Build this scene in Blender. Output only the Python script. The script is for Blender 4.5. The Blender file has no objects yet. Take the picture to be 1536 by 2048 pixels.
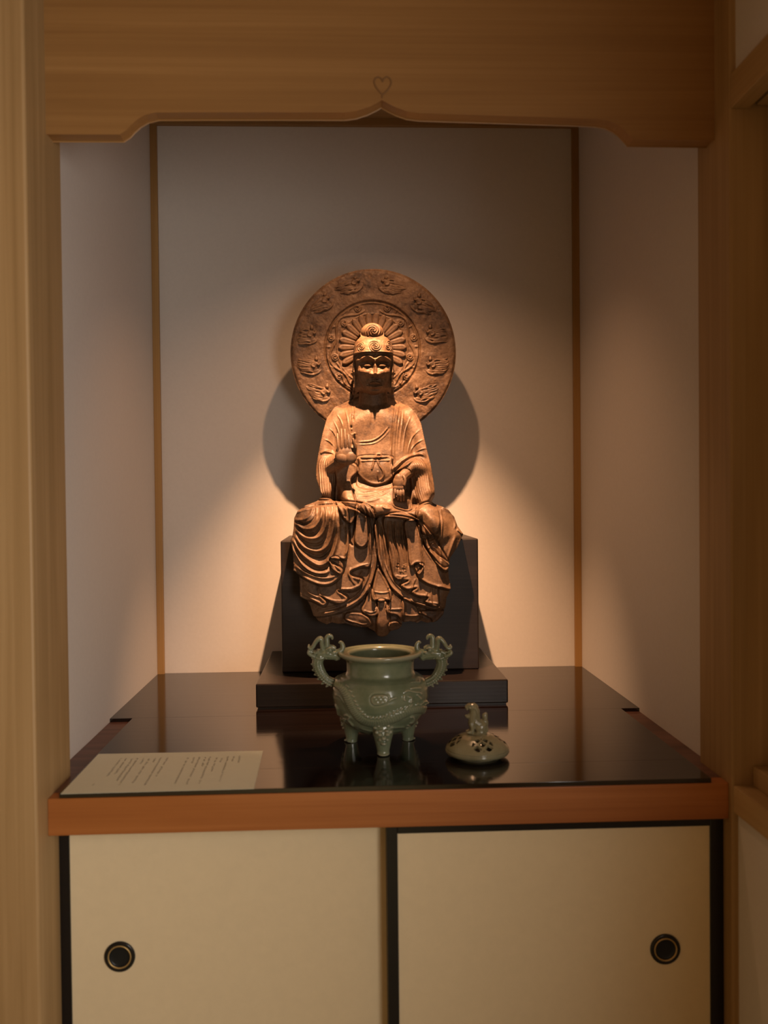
import bpy, bmesh, math, random
import numpy as np
from mathutils import Vector, Matrix, noise as mnoise

random.seed(7); np.random.seed(7)
S = bpy.context.scene
COL = S.collection
Z0 = 0.72                                   # height of the alcove deck above the floor

# ------------------------------------------------------------------ camera
CAM = np.array([-0.02504, -1.39272, 0.46452 + Z0])
YAW, PIT, ROL, F = 0.04043, 0.01713, -0.01033, 1775.75
_r = np.array([math.cos(YAW), -math.sin(YAW), 0.]); _f = np.array([math.sin(YAW), math.cos(YAW), 0.]); _u = np.array([0, 0, 1.])
FW = _f*math.cos(PIT) - _u*math.sin(PIT); _u2 = _u*math.cos(PIT) + _f*math.sin(PIT)
RT = _r*math.cos(ROL) + _u2*math.sin(ROL); UP = _u2*math.cos(ROL) - _r*math.sin(ROL)
cd = bpy.data.cameras.new('camera'); co = bpy.data.objects.new('camera', cd); COL.objects.link(co)
cd.sensor_fit = 'VERTICAL'; cd.sensor_height = 36.0; cd.lens = F/2048*36.0
cd.clip_start = 0.02
co.matrix_world = Matrix(((RT[0], UP[0], -FW[0], CAM[0]), (RT[1], UP[1], -FW[1], CAM[1]), (RT[2], UP[2], -FW[2], CAM[2]), (0, 0, 0, 1)))
cd.dof.use_dof = True; cd.dof.focus_distance = 2.03; cd.dof.aperture_fstop = 3.2
S.camera = co
def un(px, py, ax, val):
    """measure: the point of the plane  axis ax = val  that the photograph shows at pixel (px, py)"""
    d = FW + RT*(px-768)/F - UP*(py-1024)/F
    return CAM + (val-CAM[ax])/d[ax]*d

# ------------------------------------------------------------------ world, daylight, exposure
W = bpy.data.worlds.new('world'); S.world = W; W.use_nodes = True
W.node_tree.nodes['Background'].inputs[0].default_value = (0.9, 0.95, 1.0, 1); W.node_tree.nodes['Background'].inputs[1].default_value = 0.03
WIN_Y0, WIN_Y1 = -2.75, -1.15               # window in the right-hand wall of the room, beyond the frame
ld = bpy.data.lights.new('window_daylight', 'AREA'); ld.shape = 'RECTANGLE'; ld.size = WIN_Y1-WIN_Y0; ld.size_y = 0.78
ld.energy = 57.0; ld.color = (1.0, 0.92, 0.84)
lo = bpy.data.objects.new('window_daylight', ld); COL.objects.link(lo)
lo.location = (0.69, (WIN_Y0+WIN_Y1)/2, Z0+0.42); lo.rotation_euler = (math.pi/2, 0, math.pi/2)
vs = S.view_settings; vs.view_transform = 'Standard'; vs.look = 'None'; vs.exposure = 0.0; vs.gamma = 1.0; vs.use_curve_mapping = False

# ------------------------------------------------------------------ materials
def nodes(name):
    m = bpy.data.materials.new(name); m.use_nodes = True; nt = m.node_tree
    return m, nt, nt.nodes['Principled BSDF'], nt.nodes, nt.links
def rgb(c): return (c[0], c[1], c[2], 1)
def ramp(N, stops):
    r = N.new('ShaderNodeValToRGB'); e = r.color_ramp.elements
    e[0].position, e[0].color = stops[0][0], rgb(stops[0][1]); e[1].position, e[1].color = stops[-1][0], rgb(stops[-1][1])
    for p, c in stops[1:-1]:
        x = e.new(p); x.color = rgb(c)
    return r
def mapped(N, L, scale, space='Object'):
    tc = N.new('ShaderNodeTexCoord'); mp = N.new('ShaderNodeMapping'); mp.inputs['Scale'].default_value = scale
    L.new(tc.outputs[space], mp.inputs['Vector']); return mp.outputs['Vector']
def noise_n(N, L, vec, scale, detail=4, rough=.55, dist=0):
    n = N.new('ShaderNodeTexNoise'); n.inputs['Scale'].default_value = scale; n.inputs['Detail'].default_value = detail
    n.inputs['Roughness'].default_value = rough; n.inputs['Distortion'].default_value = dist
    L.new(vec, n.inputs['Vector']); return n
def bump(N, L, B, h, strength, dist=.001):
    b = N.new('ShaderNodeBump'); b.inputs['Strength'].default_value = strength; b.inputs['Distance'].default_value = dist
    L.new(h, b.inputs['Height']); L.new(b.outputs[0], B.inputs['Normal'])
def wood(name, dark, mid, light, axis='x', rough=.5, coat=0, bumps=.25, fine=90, spec=.4, ior=1.5):
    m, nt, B, N, L = nodes(name)
    sc = {'x': (.35, 6, 6), 'y': (6, .35, 6), 'z': (6, 6, .35)}[axis]
    v = mapped(N, L, sc)
    n1 = noise_n(N, L, v, 3.0, 3, .5, 1.2)
    sf = {'x': (.6, fine, fine), 'y': (fine, .6, fine), 'z': (fine, fine, .6)}[axis]
    n2 = noise_n(N, L, mapped(N, L, sf), 1.6, 3, .6)
    mx = N.new('ShaderNodeMix'); mx.data_type = 'FLOAT'; mx.inputs[0].default_value = .42
    L.new(n1.outputs['Fac'], mx.inputs[2]); L.new(n2.outputs['Fac'], mx.inputs[3])
    r = ramp(N, [(.32, dark), (.5, mid), (.68, light)]); L.new(mx.outputs[0], r.inputs[0])
    L.new(r.outputs[0], B.inputs['Base Color'])
    B.inputs['Roughness'].default_value = rough; B.inputs['Specular IOR Level'].default_value = spec; B.inputs['IOR'].default_value = ior
    B.inputs['Coat Weight'].default_value = coat; B.inputs['Coat Roughness'].default_value = .08
    bump(N, L, B, n2.outputs['Fac'], bumps, .0006)
    return m
def plain(name, c, rough=.5, metal=0, var=.08, scale=30, bmp=.1, spec=.5, bdist=.0008):
    m, nt, B, N, L = nodes(name)
    n = noise_n(N, L, mapped(N, L, (1, 1, 1)), scale, 5, .6)
    r = ramp(N, [(.3, [x*(1-var) for x in c]), (.7, [min(1, x*(1+var)) for x in c])]); L.new(n.outputs['Fac'], r.inputs[0])
    L.new(r.outputs[0], B.inputs['Base Color']); B.inputs['Roughness'].default_value = rough; B.inputs['Metallic'].default_value = metal
    B.inputs['Specular IOR Level'].default_value = spec
    if bmp: bump(N, L, B, n.outputs['Fac'], bmp, bdist)
    return m
M = {}
M['plaster'] = plain('plaster', (.62, .58, .54), .9, 0, .02, 140, .12, .1)
M['post'] = wood('cypress_post', (.28, .17, .065), (.345, .215, .09), (.41, .265, .12), 'z', .55)
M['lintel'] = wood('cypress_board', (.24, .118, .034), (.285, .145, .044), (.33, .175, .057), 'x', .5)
M['trimwood'] = wood('cypress_trim', (.30, .16, .05), (.36, .20, .065), (.42, .24, .085), 'z', .5)
M['trimwood_x'] = wood('cypress_trim_x', (.26, .14, .05), (.32, .18, .065), (.38, .22, .085), 'x', .5)
M['groove_shade'] = plain('painted_groove_shade', (.20, .10, .032), .7)  # dark tone stands in for the shade inside the heart's groove
M['rail'] = wood('cypress_rail', (.32, .20, .08), (.39, .25, .108), (.45, .30, .135), 'y', .5)
M['fascia'] = wood('red_fascia', (.28, .088, .018), (.345, .118, .026), (.41, .15, .04), 'x', .42)
M['deck'] = wood('red_deck', (.045, .02, .014), (.115, .052, .036), (.17, .082, .058), 'x', .4, fine=40)
M['paper_door'] = plain('door_paper', (.72, .60, .39), .85, 0, .02, 60, .05, .1)
M['black'] = plain('black_lacquer', (.006, .006, .007), .22, 0, .1, 20, 0)
M['gold'] = plain('brass_ring', (.55, .38, .15), .45, .6, .1, 40, 0)
M['cup'] = plain('dark_metal_cup', (.02, .022, .025), .35, .6, .1, 40, 0)
M['paper'] = plain('paper_sheet', (.67, .68, .55), .8, 0, .015, 50, 0, .1)
M['ink'] = plain('ink', (.10, .085, .06), .8, 0, .1, 50, 0, .1)
M['darkwood'] = wood('dark_stained_wood', (.0055, .0033, .0025), (.009, .0055, .004), (.014, .0085, .0065), 'x', .34, bumps=.25, fine=120)
M['blockwood'] = wood('dark_block_wood', (.013, .0078, .0058), (.020, .012, .009), (.030, .0185, .014), 'x', .45, bumps=.3, fine=120)
M['glass_lens'] = plain('lamp_lens', (.8, .8, .8), .2, 0, 0, 10, 0)
M['tatami'] = plain('tatami', (.35, .28, .13), .8, 0, .15, 120, .2)
M['ceiling_w'] = wood('ceiling_wood', (.30, .18, .08), (.36, .22, .10), (.42, .27, .13), 'x', .6)
def lacquer():
    m, nt, B, N, L = nodes('dark_brown_lacquer')
    n = noise_n(N, L, mapped(N, L, (1.2, 28, 10)), 3, 4, .6, .5)
    r = ramp(N, [(.3, (.004, .002, .0015)), (.7, (.008, .004, .003))]); L.new(n.outputs['Fac'], r.inputs[0]); L.new(r.outputs[0], B.inputs['Base Color'])
    B.inputs['Roughness'].default_value = .10; B.inputs['IOR'].default_value = 1.75
    bump(N, L, B, n.outputs['Fac'], .12, .0012)
    return m
M['lacquer'] = lacquer()
def bronze():
    m, nt, B, N, L = nodes('aged_gilt_bronze')
    v = mapped(N, L, (1, 1, 1))
    n1 = noise_n(N, L, v, 16, 6, .65, .6); n2 = noise_n(N, L, v, 140, 4, .7)
    mx = N.new('ShaderNodeMix'); mx.data_type = 'FLOAT'; mx.inputs[0].default_value = .35
    L.new(n1.outputs['Fac'], mx.inputs[2]); L.new(n2.outputs['Fac'], mx.inputs[3])
    r = ramp(N, [(.38, (.040, .020, .009)), (.46, (.088, .045, .0205)), (.53, (.128, .069, .033)), (.63, (.172, .100, .053))])
    L.new(mx.outputs[0], r.inputs[0]); L.new(r.outputs[0], B.inputs['Base Color'])
    r2 = ramp(N, [(.35, (.66, .66, .66)), (.65, (.52, .52, .52))]); L.new(n2.outputs['Fac'], r2.inputs[0]); L.new(r2.outputs[0], B.inputs['Roughness'])
    B.inputs['Metallic'].default_value = .05
    bump(N, L, B, n2.outputs['Fac'], .18, .0008)
    return m
M['bronze'] = bronze()
def celadon():
    m, nt, B, N, L = nodes('celadon_glaze')
    v = mapped(N, L, (1, 1, 1)); n = noise_n(N, L, v, 28, 4, .6)
    g = N.new('ShaderNodeNewGeometry')
    r = ramp(N, [(.35, (.135, .170, .100)), (.65, (.195, .225, .140))]); L.new(n.outputs['Fac'], r.inputs[0])
    p = ramp(N, [(.505, (0, 0, 0)), (.56, (1, 1, 1))]); L.new(g.outputs['Pointiness'], p.inputs[0])   # glaze runs thin and pale on raised edges
    mx = N.new('ShaderNodeMix'); mx.data_type = 'RGBA'; L.new(p.outputs[0], mx.inputs[0]); L.new(r.outputs[0], mx.inputs[6]); mx.inputs[7].default_value = (.36, .345, .235, 1)
    L.new(mx.outputs[2], B.inputs['Base Color'])
    B.inputs['Roughness'].default_value = .22; B.inputs['Coat Weight'].default_value = .5; B.inputs['Coat Roughness'].default_value = .1
    return m
M['celadon'] = celadon()
def celadon2():
    m, nt, B, N, L = nodes('pale_celadon_glaze')
    n = noise_n(N, L, mapped(N, L, (1, 1, 1)), 22, 4, .6)
    r = ramp(N, [(.3, (.20, .185, .105)), (.7, (.28, .265, .16))]); L.new(n.outputs['Fac'], r.inputs[0]); L.new(r.outputs[0], B.inputs['Base Color'])
    B.inputs['Roughness'].default_value = .25; B.inputs['Coat Weight'].default_value = .4; B.inputs['Coat Roughness'].default_value = .12
    return m
M['celadon_lid'] = celadon2()

# ------------------------------------------------------------------ object helpers
def tag(o, label=None, cat=None, group=None, kind=None):
    if label: o['label'] = label
    if cat: o['category'] = cat
    if group: o['group'] = group
    if kind: o['kind'] = kind
    return o
def wloc(o):
    v = Vector((0, 0, 0))
    while o is not None:
        v = v + o.location; o = o.parent
    return v
def empty(name, loc, label=None, cat=None, **k):
    o = bpy.data.objects.new(name, None); COL.objects.link(o); o.location = loc; o.empty_display_size = .05
    return tag(o, label, cat, **k)
def link(name, me, mat, parent=None, origin=None, smooth=False):
    """me holds world coordinates; the object gets its own origin"""
    if origin is None:
        if parent is not None: origin = wloc(parent)
        else:
            c = np.array([v.co[:] for v in me.vertices]) if len(me.vertices) < 5000 else None
            origin = Vector((0, 0, 0)) if c is None else Vector(((c[:, 0].min()+c[:, 0].max())/2, (c[:, 1].min()+c[:, 1].max())/2, c[:, 2].min()))
    origin = Vector(origin)
    me.transform(Matrix.Translation(-origin))
    if mat is not None: me.materials.append(M[mat] if isinstance(mat, str) else mat)
    if smooth: me.polygons.foreach_set('use_smooth', [True]*len(me.polygons))
    o = bpy.data.objects.new(name, me); COL.objects.link(o)
    if parent is not None:
        o.parent = parent; o.location = origin - wloc(parent)
    else: o.location = origin
    return o
def from_bm(bm, name):
    bmesh.ops.recalc_face_normals(bm, faces=bm.faces); me = bpy.data.meshes.new(name); bm.to_mesh(me); bm.free(); return me
def box(name, x0, x1, y0, y1, z0, z1, mat, parent=None, bevel=.0, seg=2):
    bm = bmesh.new(); bmesh.ops.create_cube(bm, size=1)
    for v in bm.verts: v.co = Vector((x0 if v.co.x < 0 else x1, y0 if v.co.y < 0 else y1, z0 if v.co.z < 0 else z1))
    if bevel: bmesh.ops.bevel(bm, geom=list(bm.edges), offset=bevel, segments=seg, affect='EDGES', profile=.5)
    return link(name, from_bm(bm, name), mat, parent)
def prism(name, pts, y0, y1, mat, parent=None, bevel=0, axis=1):
    """outline pts (a, b) extruded along axis: axis 1 -> (x, z) along y; axis 2 -> (x, y) along z"""
    bm = bmesh.new()
    mk = (lambda a, b, t: (a, t, b)) if axis == 1 else (lambda a, b, t: (a, b, t))
    f0 = [bm.verts.new(mk(a, b, y0)) for a, b in pts]; f1 = [bm.verts.new(mk(a, b, y1)) for a, b in pts]
    n = len(pts); A = bm.faces.new(f0); Bf = bm.faces.new(f1[::-1])
    for i in range(n): bm.faces.new((f0[i], f0[(i+1) % n], f1[(i+1) % n], f1[i]))
    bm.normal_update()
    if bevel:
        es = [e for e in bm.edges if any(f in (A, Bf) for f in e.link_faces)]
        bmesh.ops.bevel(bm, geom=es, offset=bevel, segments=2, affect='EDGES', profile=.5)
    return link(name, from_bm(bm, name), mat, parent)
def catmull(pts, n=8, closed=False):
    P = [np.array(p, float) for p in pts]; out = []; m = len(P)
    rng = m if closed else m-1
    for i in range(rng):
        if closed: a, b, c, d = P[(i-1) % m], P[i], P[(i+1) % m], P[(i+2) % m]
        else: a, b, c, d = P[max(i-1, 0)], P[i], P[i+1], P[min(i+2, m-1)]
        for k in range(n):
            t = k/n
            out.append(.5*((2*b)+(-a+c)*t+(2*a-5*b+4*c-d)*t*t+(-a+3*b-3*c+d)*t**3))
    if not closed: out.append(P[-1])
    return out
def bm_tube(bm, pts, radii, seg=10, flat=None, caps=True):
    """tapered tube; flat = (axis vector, factor) squashes the section along that axis"""
    P = [Vector(p) for p in pts]; n = len(P); rings = []
    up = Vector((0, 1, 0)) if abs((P[-1]-P[0]).normalized().y) < .8 else Vector((1, 0, 0))
    for i in range(n):
        t = (P[min(i+1, n-1)]-P[max(i-1, 0)]).normalized()
        a = t.cross(up); a = a.normalized() if a.length > 1e-6 else Vector((1, 0, 0)); b = a.cross(t).normalized()
        r = radii[i] if hasattr(radii, '__len__') else radii
        ring = []
        for k in range(seg):
            an = 2*math.pi*k/seg; d = a*math.cos(an)*r + b*math.sin(an)*r
            if flat: d = d - flat[0]*d.dot(flat[0])*(1-flat[1])
            ring.append(bm.verts.new(P[i]+d))
        rings.append(ring)
    for i in range(n-1):
        for k in range(seg): bm.faces.new((rings[i][k], rings[i][(k+1) % seg], rings[i+1][(k+1) % seg], rings[i+1][k]))
    if caps:
        for i, s in ((0, -1), (n-1, 1)):
            r = radii[i] if hasattr(radii, '__len__') else radii
            t = (P[min(i+1, n-1)]-P[max(i-1, 0)]).normalized()*s
            c = bm.verts.new(P[i]+t*r*.6); R = rings[i]
            for k in range(seg): bm.faces.new((R[k], R[(k+1) % seg], c))
def bm_ball(bm, c, r, sub=2):
    r = r if hasattr(r, '__len__') else (r, r, r)
    g = bmesh.ops.create_icosphere(bm, subdivisions=sub, radius=1)
    for v in g['verts']: v.co = Vector((c[0]+v.co.x*r[0], c[1]+v.co.y*r[1], c[2]+v.co.z*r[2]))
def fuse(name, bm, mat, parent, voxel=.001, smooth=4, origin=None):
    """overlapping closed shapes -> one continuous skin"""
    me = from_bm(bm, name); tmp = bpy.data.objects.new('tmp', me); COL.objects.link(tmp)
    md = tmp.modifiers.new('r', 'REMESH'); md.mode = 'VOXEL'; md.voxel_size = voxel
    ms = tmp.modifiers.new('s', 'SMOOTH'); ms.iterations = smooth; ms.factor = .5
    dg = bpy.context.evaluated_depsgraph_get(); dg.update()
    m2 = bpy.data.meshes.new_from_object(tmp.evaluated_get(dg)); bpy.data.objects.remove(tmp)
    return link(name, m2, mat, parent, origin, smooth=True)
def lathe_mesh(name, prof, cx, cy, seg=96, disp=None):
    """prof: (r, z) list, world z; disp(theta, i) -> extra radius"""
    V = []; Fc = []; n = len(prof)
    for i, (r, z) in enumerate(prof):
        for k in range(seg):
            a = 2*math.pi*k/seg; rr = r + (disp(a, i) if disp else 0)
            V.append((cx+rr*math.cos(a), cy+rr*math.sin(a), z))
    for i in range(n-1):
        for k in range(seg): Fc.append((i*seg+k, i*seg+(k+1) % seg, (i+1)*seg+(k+1) % seg, (i+1)*seg+k))
    me = bpy.data.meshes.new(name); me.from_pydata(V, [], Fc); me.update(); return me

# ------------------------------------------------------------------ the alcove shell
XL, XR, PL, PR, YB, YP = -0.497, 0.580, -0.527, 0.593, 0.952, 0.118
TB = Z0 + 0.0074                             # top of the lacquered board
ZC = Z0 + 1.452                              # alcove ceiling
def st(o, label=None): return tag(o, label, kind='structure')
st(box('floor', -2.4, 1.0, -3.2, 1.0, -.05, 0, 'tatami'))
st(box('ceiling', -2.4, .6, -3.2, -.045, 2.42, 2.46, 'ceiling_w'))
st(box('ceiling', PL, PR, .118, YB, ZC, ZC+.02, 'ceiling_w'), 'wooden ceiling inside the alcove')
st(box('wall_back', PL-.1, PR+.1, YB, YB+.08, 0, ZC+.02, 'plaster'))
st(box('wall_left', PL-.08, PL, YP-.03, YB, 0, ZC+.02, 'plaster'))
st(box('wall_right', PR, PR+.08, YP-.03, YB, 0, ZC+.02, 'plaster'))
st(box('wall_room_left', -2.46, -2.4, -3.2, .06, 0, 2.42, 'ceiling_w'))
st(box('wall_room_rear', -2.46, .75, -3.26, -3.2, 0, 2.42, 'ceiling_w'))
st(box('wall_room_front', -2.4, -.625, -.012, .06, 0, 2.42, 'plaster'))
st(box('wall_room_above', -.5, .60, .085, .115, Z0+1.25, 2.42, 'plaster'))
# right-hand wall of the room: plaster below and above the window, a short panel beside the post
yR = -.012
st(box('wall_window_lower', .590, .65, -3.2, yR, 0, Z0-.043, 'plaster'))
zk0, zk1 = un(1459, 217, 1, yR)[2], un(1466, 149, 1, yR)[2]
st(box('wall_window_upper', .590, .65, -3.2, yR, zk1, 2.42, 'plaster'))
st(box('wall_window_panel', .642, .66, WIN_Y1+.02, yR, Z0-.01, zk0+.02, 'plaster'))
st(box('wall_window_transom', .642, .66, WIN_Y0-.03, WIN_Y1+.02, Z0+.81, zk0+.02, 'plaster'))
st(box('wall_window_rear', .590, .65, -3.2, WIN_Y0-.03, Z0-.043, zk1, 'plaster'))
w1 = empty('window_1', (.62, yR, Z0), 'wooden window frame with sill and head rail on the right wall'); w1['kind'] = 'structure'
box('sill', .582, .665, WIN_Y0-.05, yR, Z0-.043, Z0, 'rail', w1, .0015)
box('lower_track', .612, .642, WIN_Y0-.05, yR-.004, Z0, Z0+.031, 'rail', w1, .0015)
box('head_rail', .581, .612, WIN_Y0-.05, yR, zk0, zk1, 'rail', w1, .0015)
box('upper_track', .622, .645, WIN_Y0-.05, yR-.003, zk0+.004, zk0+.04, 'rail', w1, .0015)
for k in range(5):
    yy = WIN_Y1 + .01 + (WIN_Y0-WIN_Y1-.02)*k/4
    box('mullion', .618, .638, yy-.012, yy+.012, Z0+.03, zk0+.005, 'rail', w1)
# posts
t1 = box('trim_1', XL-.13, XL, -.046, YP, 0, 2.42, 'post', None, .004); st(t1, 'thick pale cypress post at the left of the alcove')
t2 = box('trim_2', XR, .645, yR, YP, 0, 2.42, 'post', None, .0035); st(t2, 'pale cypress post at the right of the alcove')
# lintel board with a cusped lower edge
yl = .045
prof = [(88, 266), (238, 266.5)] + [(251, 258), (260, 248), (272, 237), (288, 228), (310, 222.5)] + [(400, 222), (550, 222), (690, 222.5), (712, 219.5), (734, 212.5), (752, 204), (764, 197)] + \
       [(776, 204), (794, 213), (815, 220.5), (840, 224), (1000, 229), (1150, 234), (1200, 236.5)] + [(1222, 240), (1240, 249), (1255, 262), (1268, 276.5), (1428, 278)]
pw = [un(a, b, 1, yl) for a, b in prof]; pw = [(p[0], p[2]) for p in pw]
pw[0] = (XL, pw[0][1]); pw[-1] = (XR, pw[-1][1])
pts = [(XL, Z0+1.5)] + pw + [(XR, Z0+1.5)]
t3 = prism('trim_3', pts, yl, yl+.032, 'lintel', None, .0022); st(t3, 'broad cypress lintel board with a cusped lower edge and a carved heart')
hp = [(764, 196), (764.5, 190), (771, 184), (779, 174), (782, 165), (779, 157), (773, 154), (767, 158), (765, 163), (762, 157), (756, 154.5), (751, 156)]
hp2 = [(751, 156), (748, 163), (751, 173), (757, 181), (763, 188)]
bm = bmesh.new()
for q in (hp, hp2):
    c = catmull(q, 5); bm_tube(bm, [Vector(un(a, b, 1, yl-.0001)) for a, b in c], [.0014]*len(c), 6)
link('carved_heart', from_bm(bm, 'carved_heart'), 'groove_shade', t3, smooth=True)
# slim frame in the back corners of the alcove
zt0 = un(720, 251, 1, YB-.012)[2]
st(box('trim_4', PL, PL+.0175, YB-.012, YB, Z0, ZC, 'trimwood', None, .0008), 'slim brown strip in the left back corner')
st(box('trim_5', PR-.0175, PR, YB-.012, YB, Z0, ZC, 'trimwood', None, .0008), 'slim brown strip in the right back corner')
st(box('trim_6', PL, PR, YB-.014, YB, zt0, ZC, 'trimwood_x', None, .0008), 'slim brown strip along the top of the back wall')
# deck with red-brown fascia
dk = empty('alcove_shelf', (.04, .2, Z0-.058), 'reddish brown wooden alcove shelf with a thick front board', 'shelf')
box('front_board', XL, XR, 0, .03, Z0-.058, Z0, 'fascia', dk, .0012)
box('deck_board', PL, PR, .03, YB, Z0-.035, Z0-.0002, 'deck', dk)
# lacquered top board laid on the deck: three planks
BL, BR, YN = -.480, .553, .475
lt = empty('lacquered_top', (.04, .3, Z0), 'dark glossy lacquered board covering the alcove shelf, wider at the back', 'board')
ys = un(1080, 1525, 2, TB)[1]
box('plank', BL, BR, .003, ys-.0001, Z0, TB, 'lacquer', lt, .0004)
box('plank', BL, BR, ys+.0001, YN-.0002, Z0, TB, 'lacquer', lt, .0003)
box('plank', PL, PR, YN, YB-.0003, Z0, TB, 'lacquer', lt, .0006)
# sliding doors
def hikite(cx, y, cz, parent):
    h = empty('handle', Vector((cx, y, cz))-wloc(parent)); h.parent = parent
    def ring(name, pr, mat):
        V = []; Fc = []; seg = 48; n = len(pr)
        for r, d in pr:
            for k in range(seg): V.append((cx+r*math.cos(2*math.pi*k/seg), y-d, cz+r*math.sin(2*math.pi*k/seg)))
        for i in range(n-1):
            for k in range(seg): Fc.append((i*seg+k, i*seg+(k+1) % seg, (i+1)*seg+(k+1) % seg, (i+1)*seg+k))
        if pr[-1][0] < .0012: Fc.append(tuple((n-1)*seg+k for k in range(seg)))
        me = bpy.data.meshes.new(name); me.from_pydata(V, [], Fc); me.update(); link(name, me, mat, h, smooth=True)
    ring('rim', [(.0247, -.0005), (.0247, .0025), (.0235, .0036), (.0195, .0036), (.0187, .003)], 'black')
    ring('inlay_ring', [(.0190, .0025), (.0187, .0042), (.0172, .0042), (.0166, .0012)], 'gold')
    ring('cup', [(.0168, .003), (.0160, .001), (.0145, .0004), (.008, .0003), (.0005, .0003)], 'cup')
def fusuma(name, x0, x1, y, sl, sr, ztop, top_rail, hpx, label):
    d = empty(name, ((x0+x1)/2, y+.01, 0), label); d['kind'] = 'structure'
    box('paper_panel', x0+.004, x1-.004, y+.003, y+.014, .02, ztop-.004, 'paper_door', d)
    box('stile', x0, x0+sl, y, y+.018, .0, ztop, 'black', d, .001)
    box('stile', x1-sr, x1, y, y+.018, .0, ztop, 'black', d, .001)
    box('top_rail', x0+sl, x1-sr, y, y+.017, ztop-top_rail, ztop, 'black', d, .0008)
    box('bottom_rail', x0+sl, x1-sr, y, y+.017, 0, .02, 'black', d, .0008)
    c = un(hpx[0], hpx[1], 1, y+.003); hikite(c[0], y+.003, c[2], d)
yl_, yr_ = .050, .020
xa = un(775, 1850, 1, yr_)[0]; xb = un(797, 1850, 1, yr_)[0]
fusuma('door_1', XL, xb, yl_, un(141, 1850, 1, yl_)[0]-XL, .018, Z0-.036, .012, (240, 1912.5), 'left sliding door of cream paper behind the other door')
zr = un(1100, 1660, 1, yr_)[2]
fusuma('door_2', xa, XR, yr_, xb-xa, XR-un(1421, 1850, 1, yr_)[0], zr+.012, .012, (1330, 1897.5), 'right sliding door of cream paper with black lacquer edges')

# ------------------------------------------------------------------ plinth, block, paper
YPL, ZPL = .527, TB+.0556
PX0, PX1 = -.2285, .3200
pl = empty('statue_plinth', ((PX0+PX1)/2, .73, TB), 'low wide dark wooden plinth on the lacquered board', 'plinth')
box('plinth_board', PX0, PX1, YPL, .940, TB+.004, ZPL, 'darkwood', pl, .0028, 2)
box('shadow_gap_foot', PX0+.004, PX1-.004, YPL+.004, .936, TB, TB+.005, 'darkwood', pl)
YBK, ZBK = .6468, Z0+.3659
bk = box('statue_block', -.1805, .2745, YBK, .938, ZPL, ZBK, 'blockwood', None, .003, 2)
tag(bk, 'upright dark stained wooden block behind and beneath the robe hem', 'pedestal')
sh = empty('text_sheet', (-.33, .1, TB), 'white paper sheet with vertical printed text on the lacquered board', 'paper')
PXc = [un(121, 1588.5, 2, TB), un(508, 1578, 2, TB), un(526, 1502, 2, TB), un(197, 1508.5, 2, TB)]
bm = bmesh.new(); lo4 = [bm.verts.new((p[0], p[1], TB+.0001)) for p in PXc]; hi4 = [bm.verts.new((p[0], p[1], TB+.0005)) for p in PXc]
bm.faces.new(lo4[::-1]); bm.faces.new(hi4)
for i in range(4): bm.faces.new((lo4[i], lo4[(i+1) % 4], hi4[(i+1) % 4], hi4[i]))
link('sheet', from_bm(bm, 'sheet'), 'paper', sh)
A_, B_, C_, D_ = [Vector((p[0], p[1], 0)) for p in PXc]
def sheet_pt(a, b):
    p = (A_*(1-a)+B_*a)*(1-b) + (D_*(1-a)+C_*a)*b; return Vector((p.x, p.y, TB+.0006))
cols = [(1310, 80, 1298, 138), (1265, 85, 1255, 125), (1222, 85, 1155, 278), (1180, 92, 1160, 132), (1140, 88, 1095, 198), (1088, 88, 1005, 288), (1050, 90, 1025, 165),
        (1010, 88, 910, 295), (968, 90, 948, 142), (920, 95, 820, 295), (770, 95, 680, 238), (720, 95, 595, 303), (676, 98, 660, 130), (636, 96, 505, 288), (592, 98, 565, 145),
        (545, 98, 405, 300), (505, 103, 385, 270), (460, 100, 375, 218), (420, 100, 315, 236), (222, 290, 200, 308)]
bm = bmesh.new(); rr = random.Random(3)
for (a0, b0, a1, b1) in cols:
    p0 = Vector(un(130+a0/3.746, 1490+b0/3.746, 2, TB+.0006)); p1 = Vector(un(130+a1/3.746, 1490+b1/3.746, 2, TB+.0006))
    Lc = (p1-p0).length; d = (p1-p0).normalized(); sd = Vector((-d.y, d.x, 0)); g = .0042; n = max(1, int(Lc/g))
    for k in range(n):
        if rr.random() < .1: continue
        c = p0 + d*(k+.5)*g
        for q in range(4):
            o1 = Vector((rr.uniform(-.4, .4), rr.uniform(-.4, .4))); an = rr.choice((0, math.pi/2, .7, -.7)); ln = rr.uniform(.25, .5); wd = .07
            e = Vector((math.cos(an), math.sin(an))); f = Vector((-e.y, e.x))
            cs = [o1+e*ln+f*wd, o1-e*ln+f*wd, o1-e*ln-f*wd, o1+e*ln-f*wd]
            vv = [bm.verts.new(c + (sd*x.x + d*x.y)*g*.78) for x in cs]; bm.faces.new(vv)
tx = link('printed_text', from_bm(bm, 'printed_text'), 'ink', sh); tx['kind'] = 'stuff'

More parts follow.
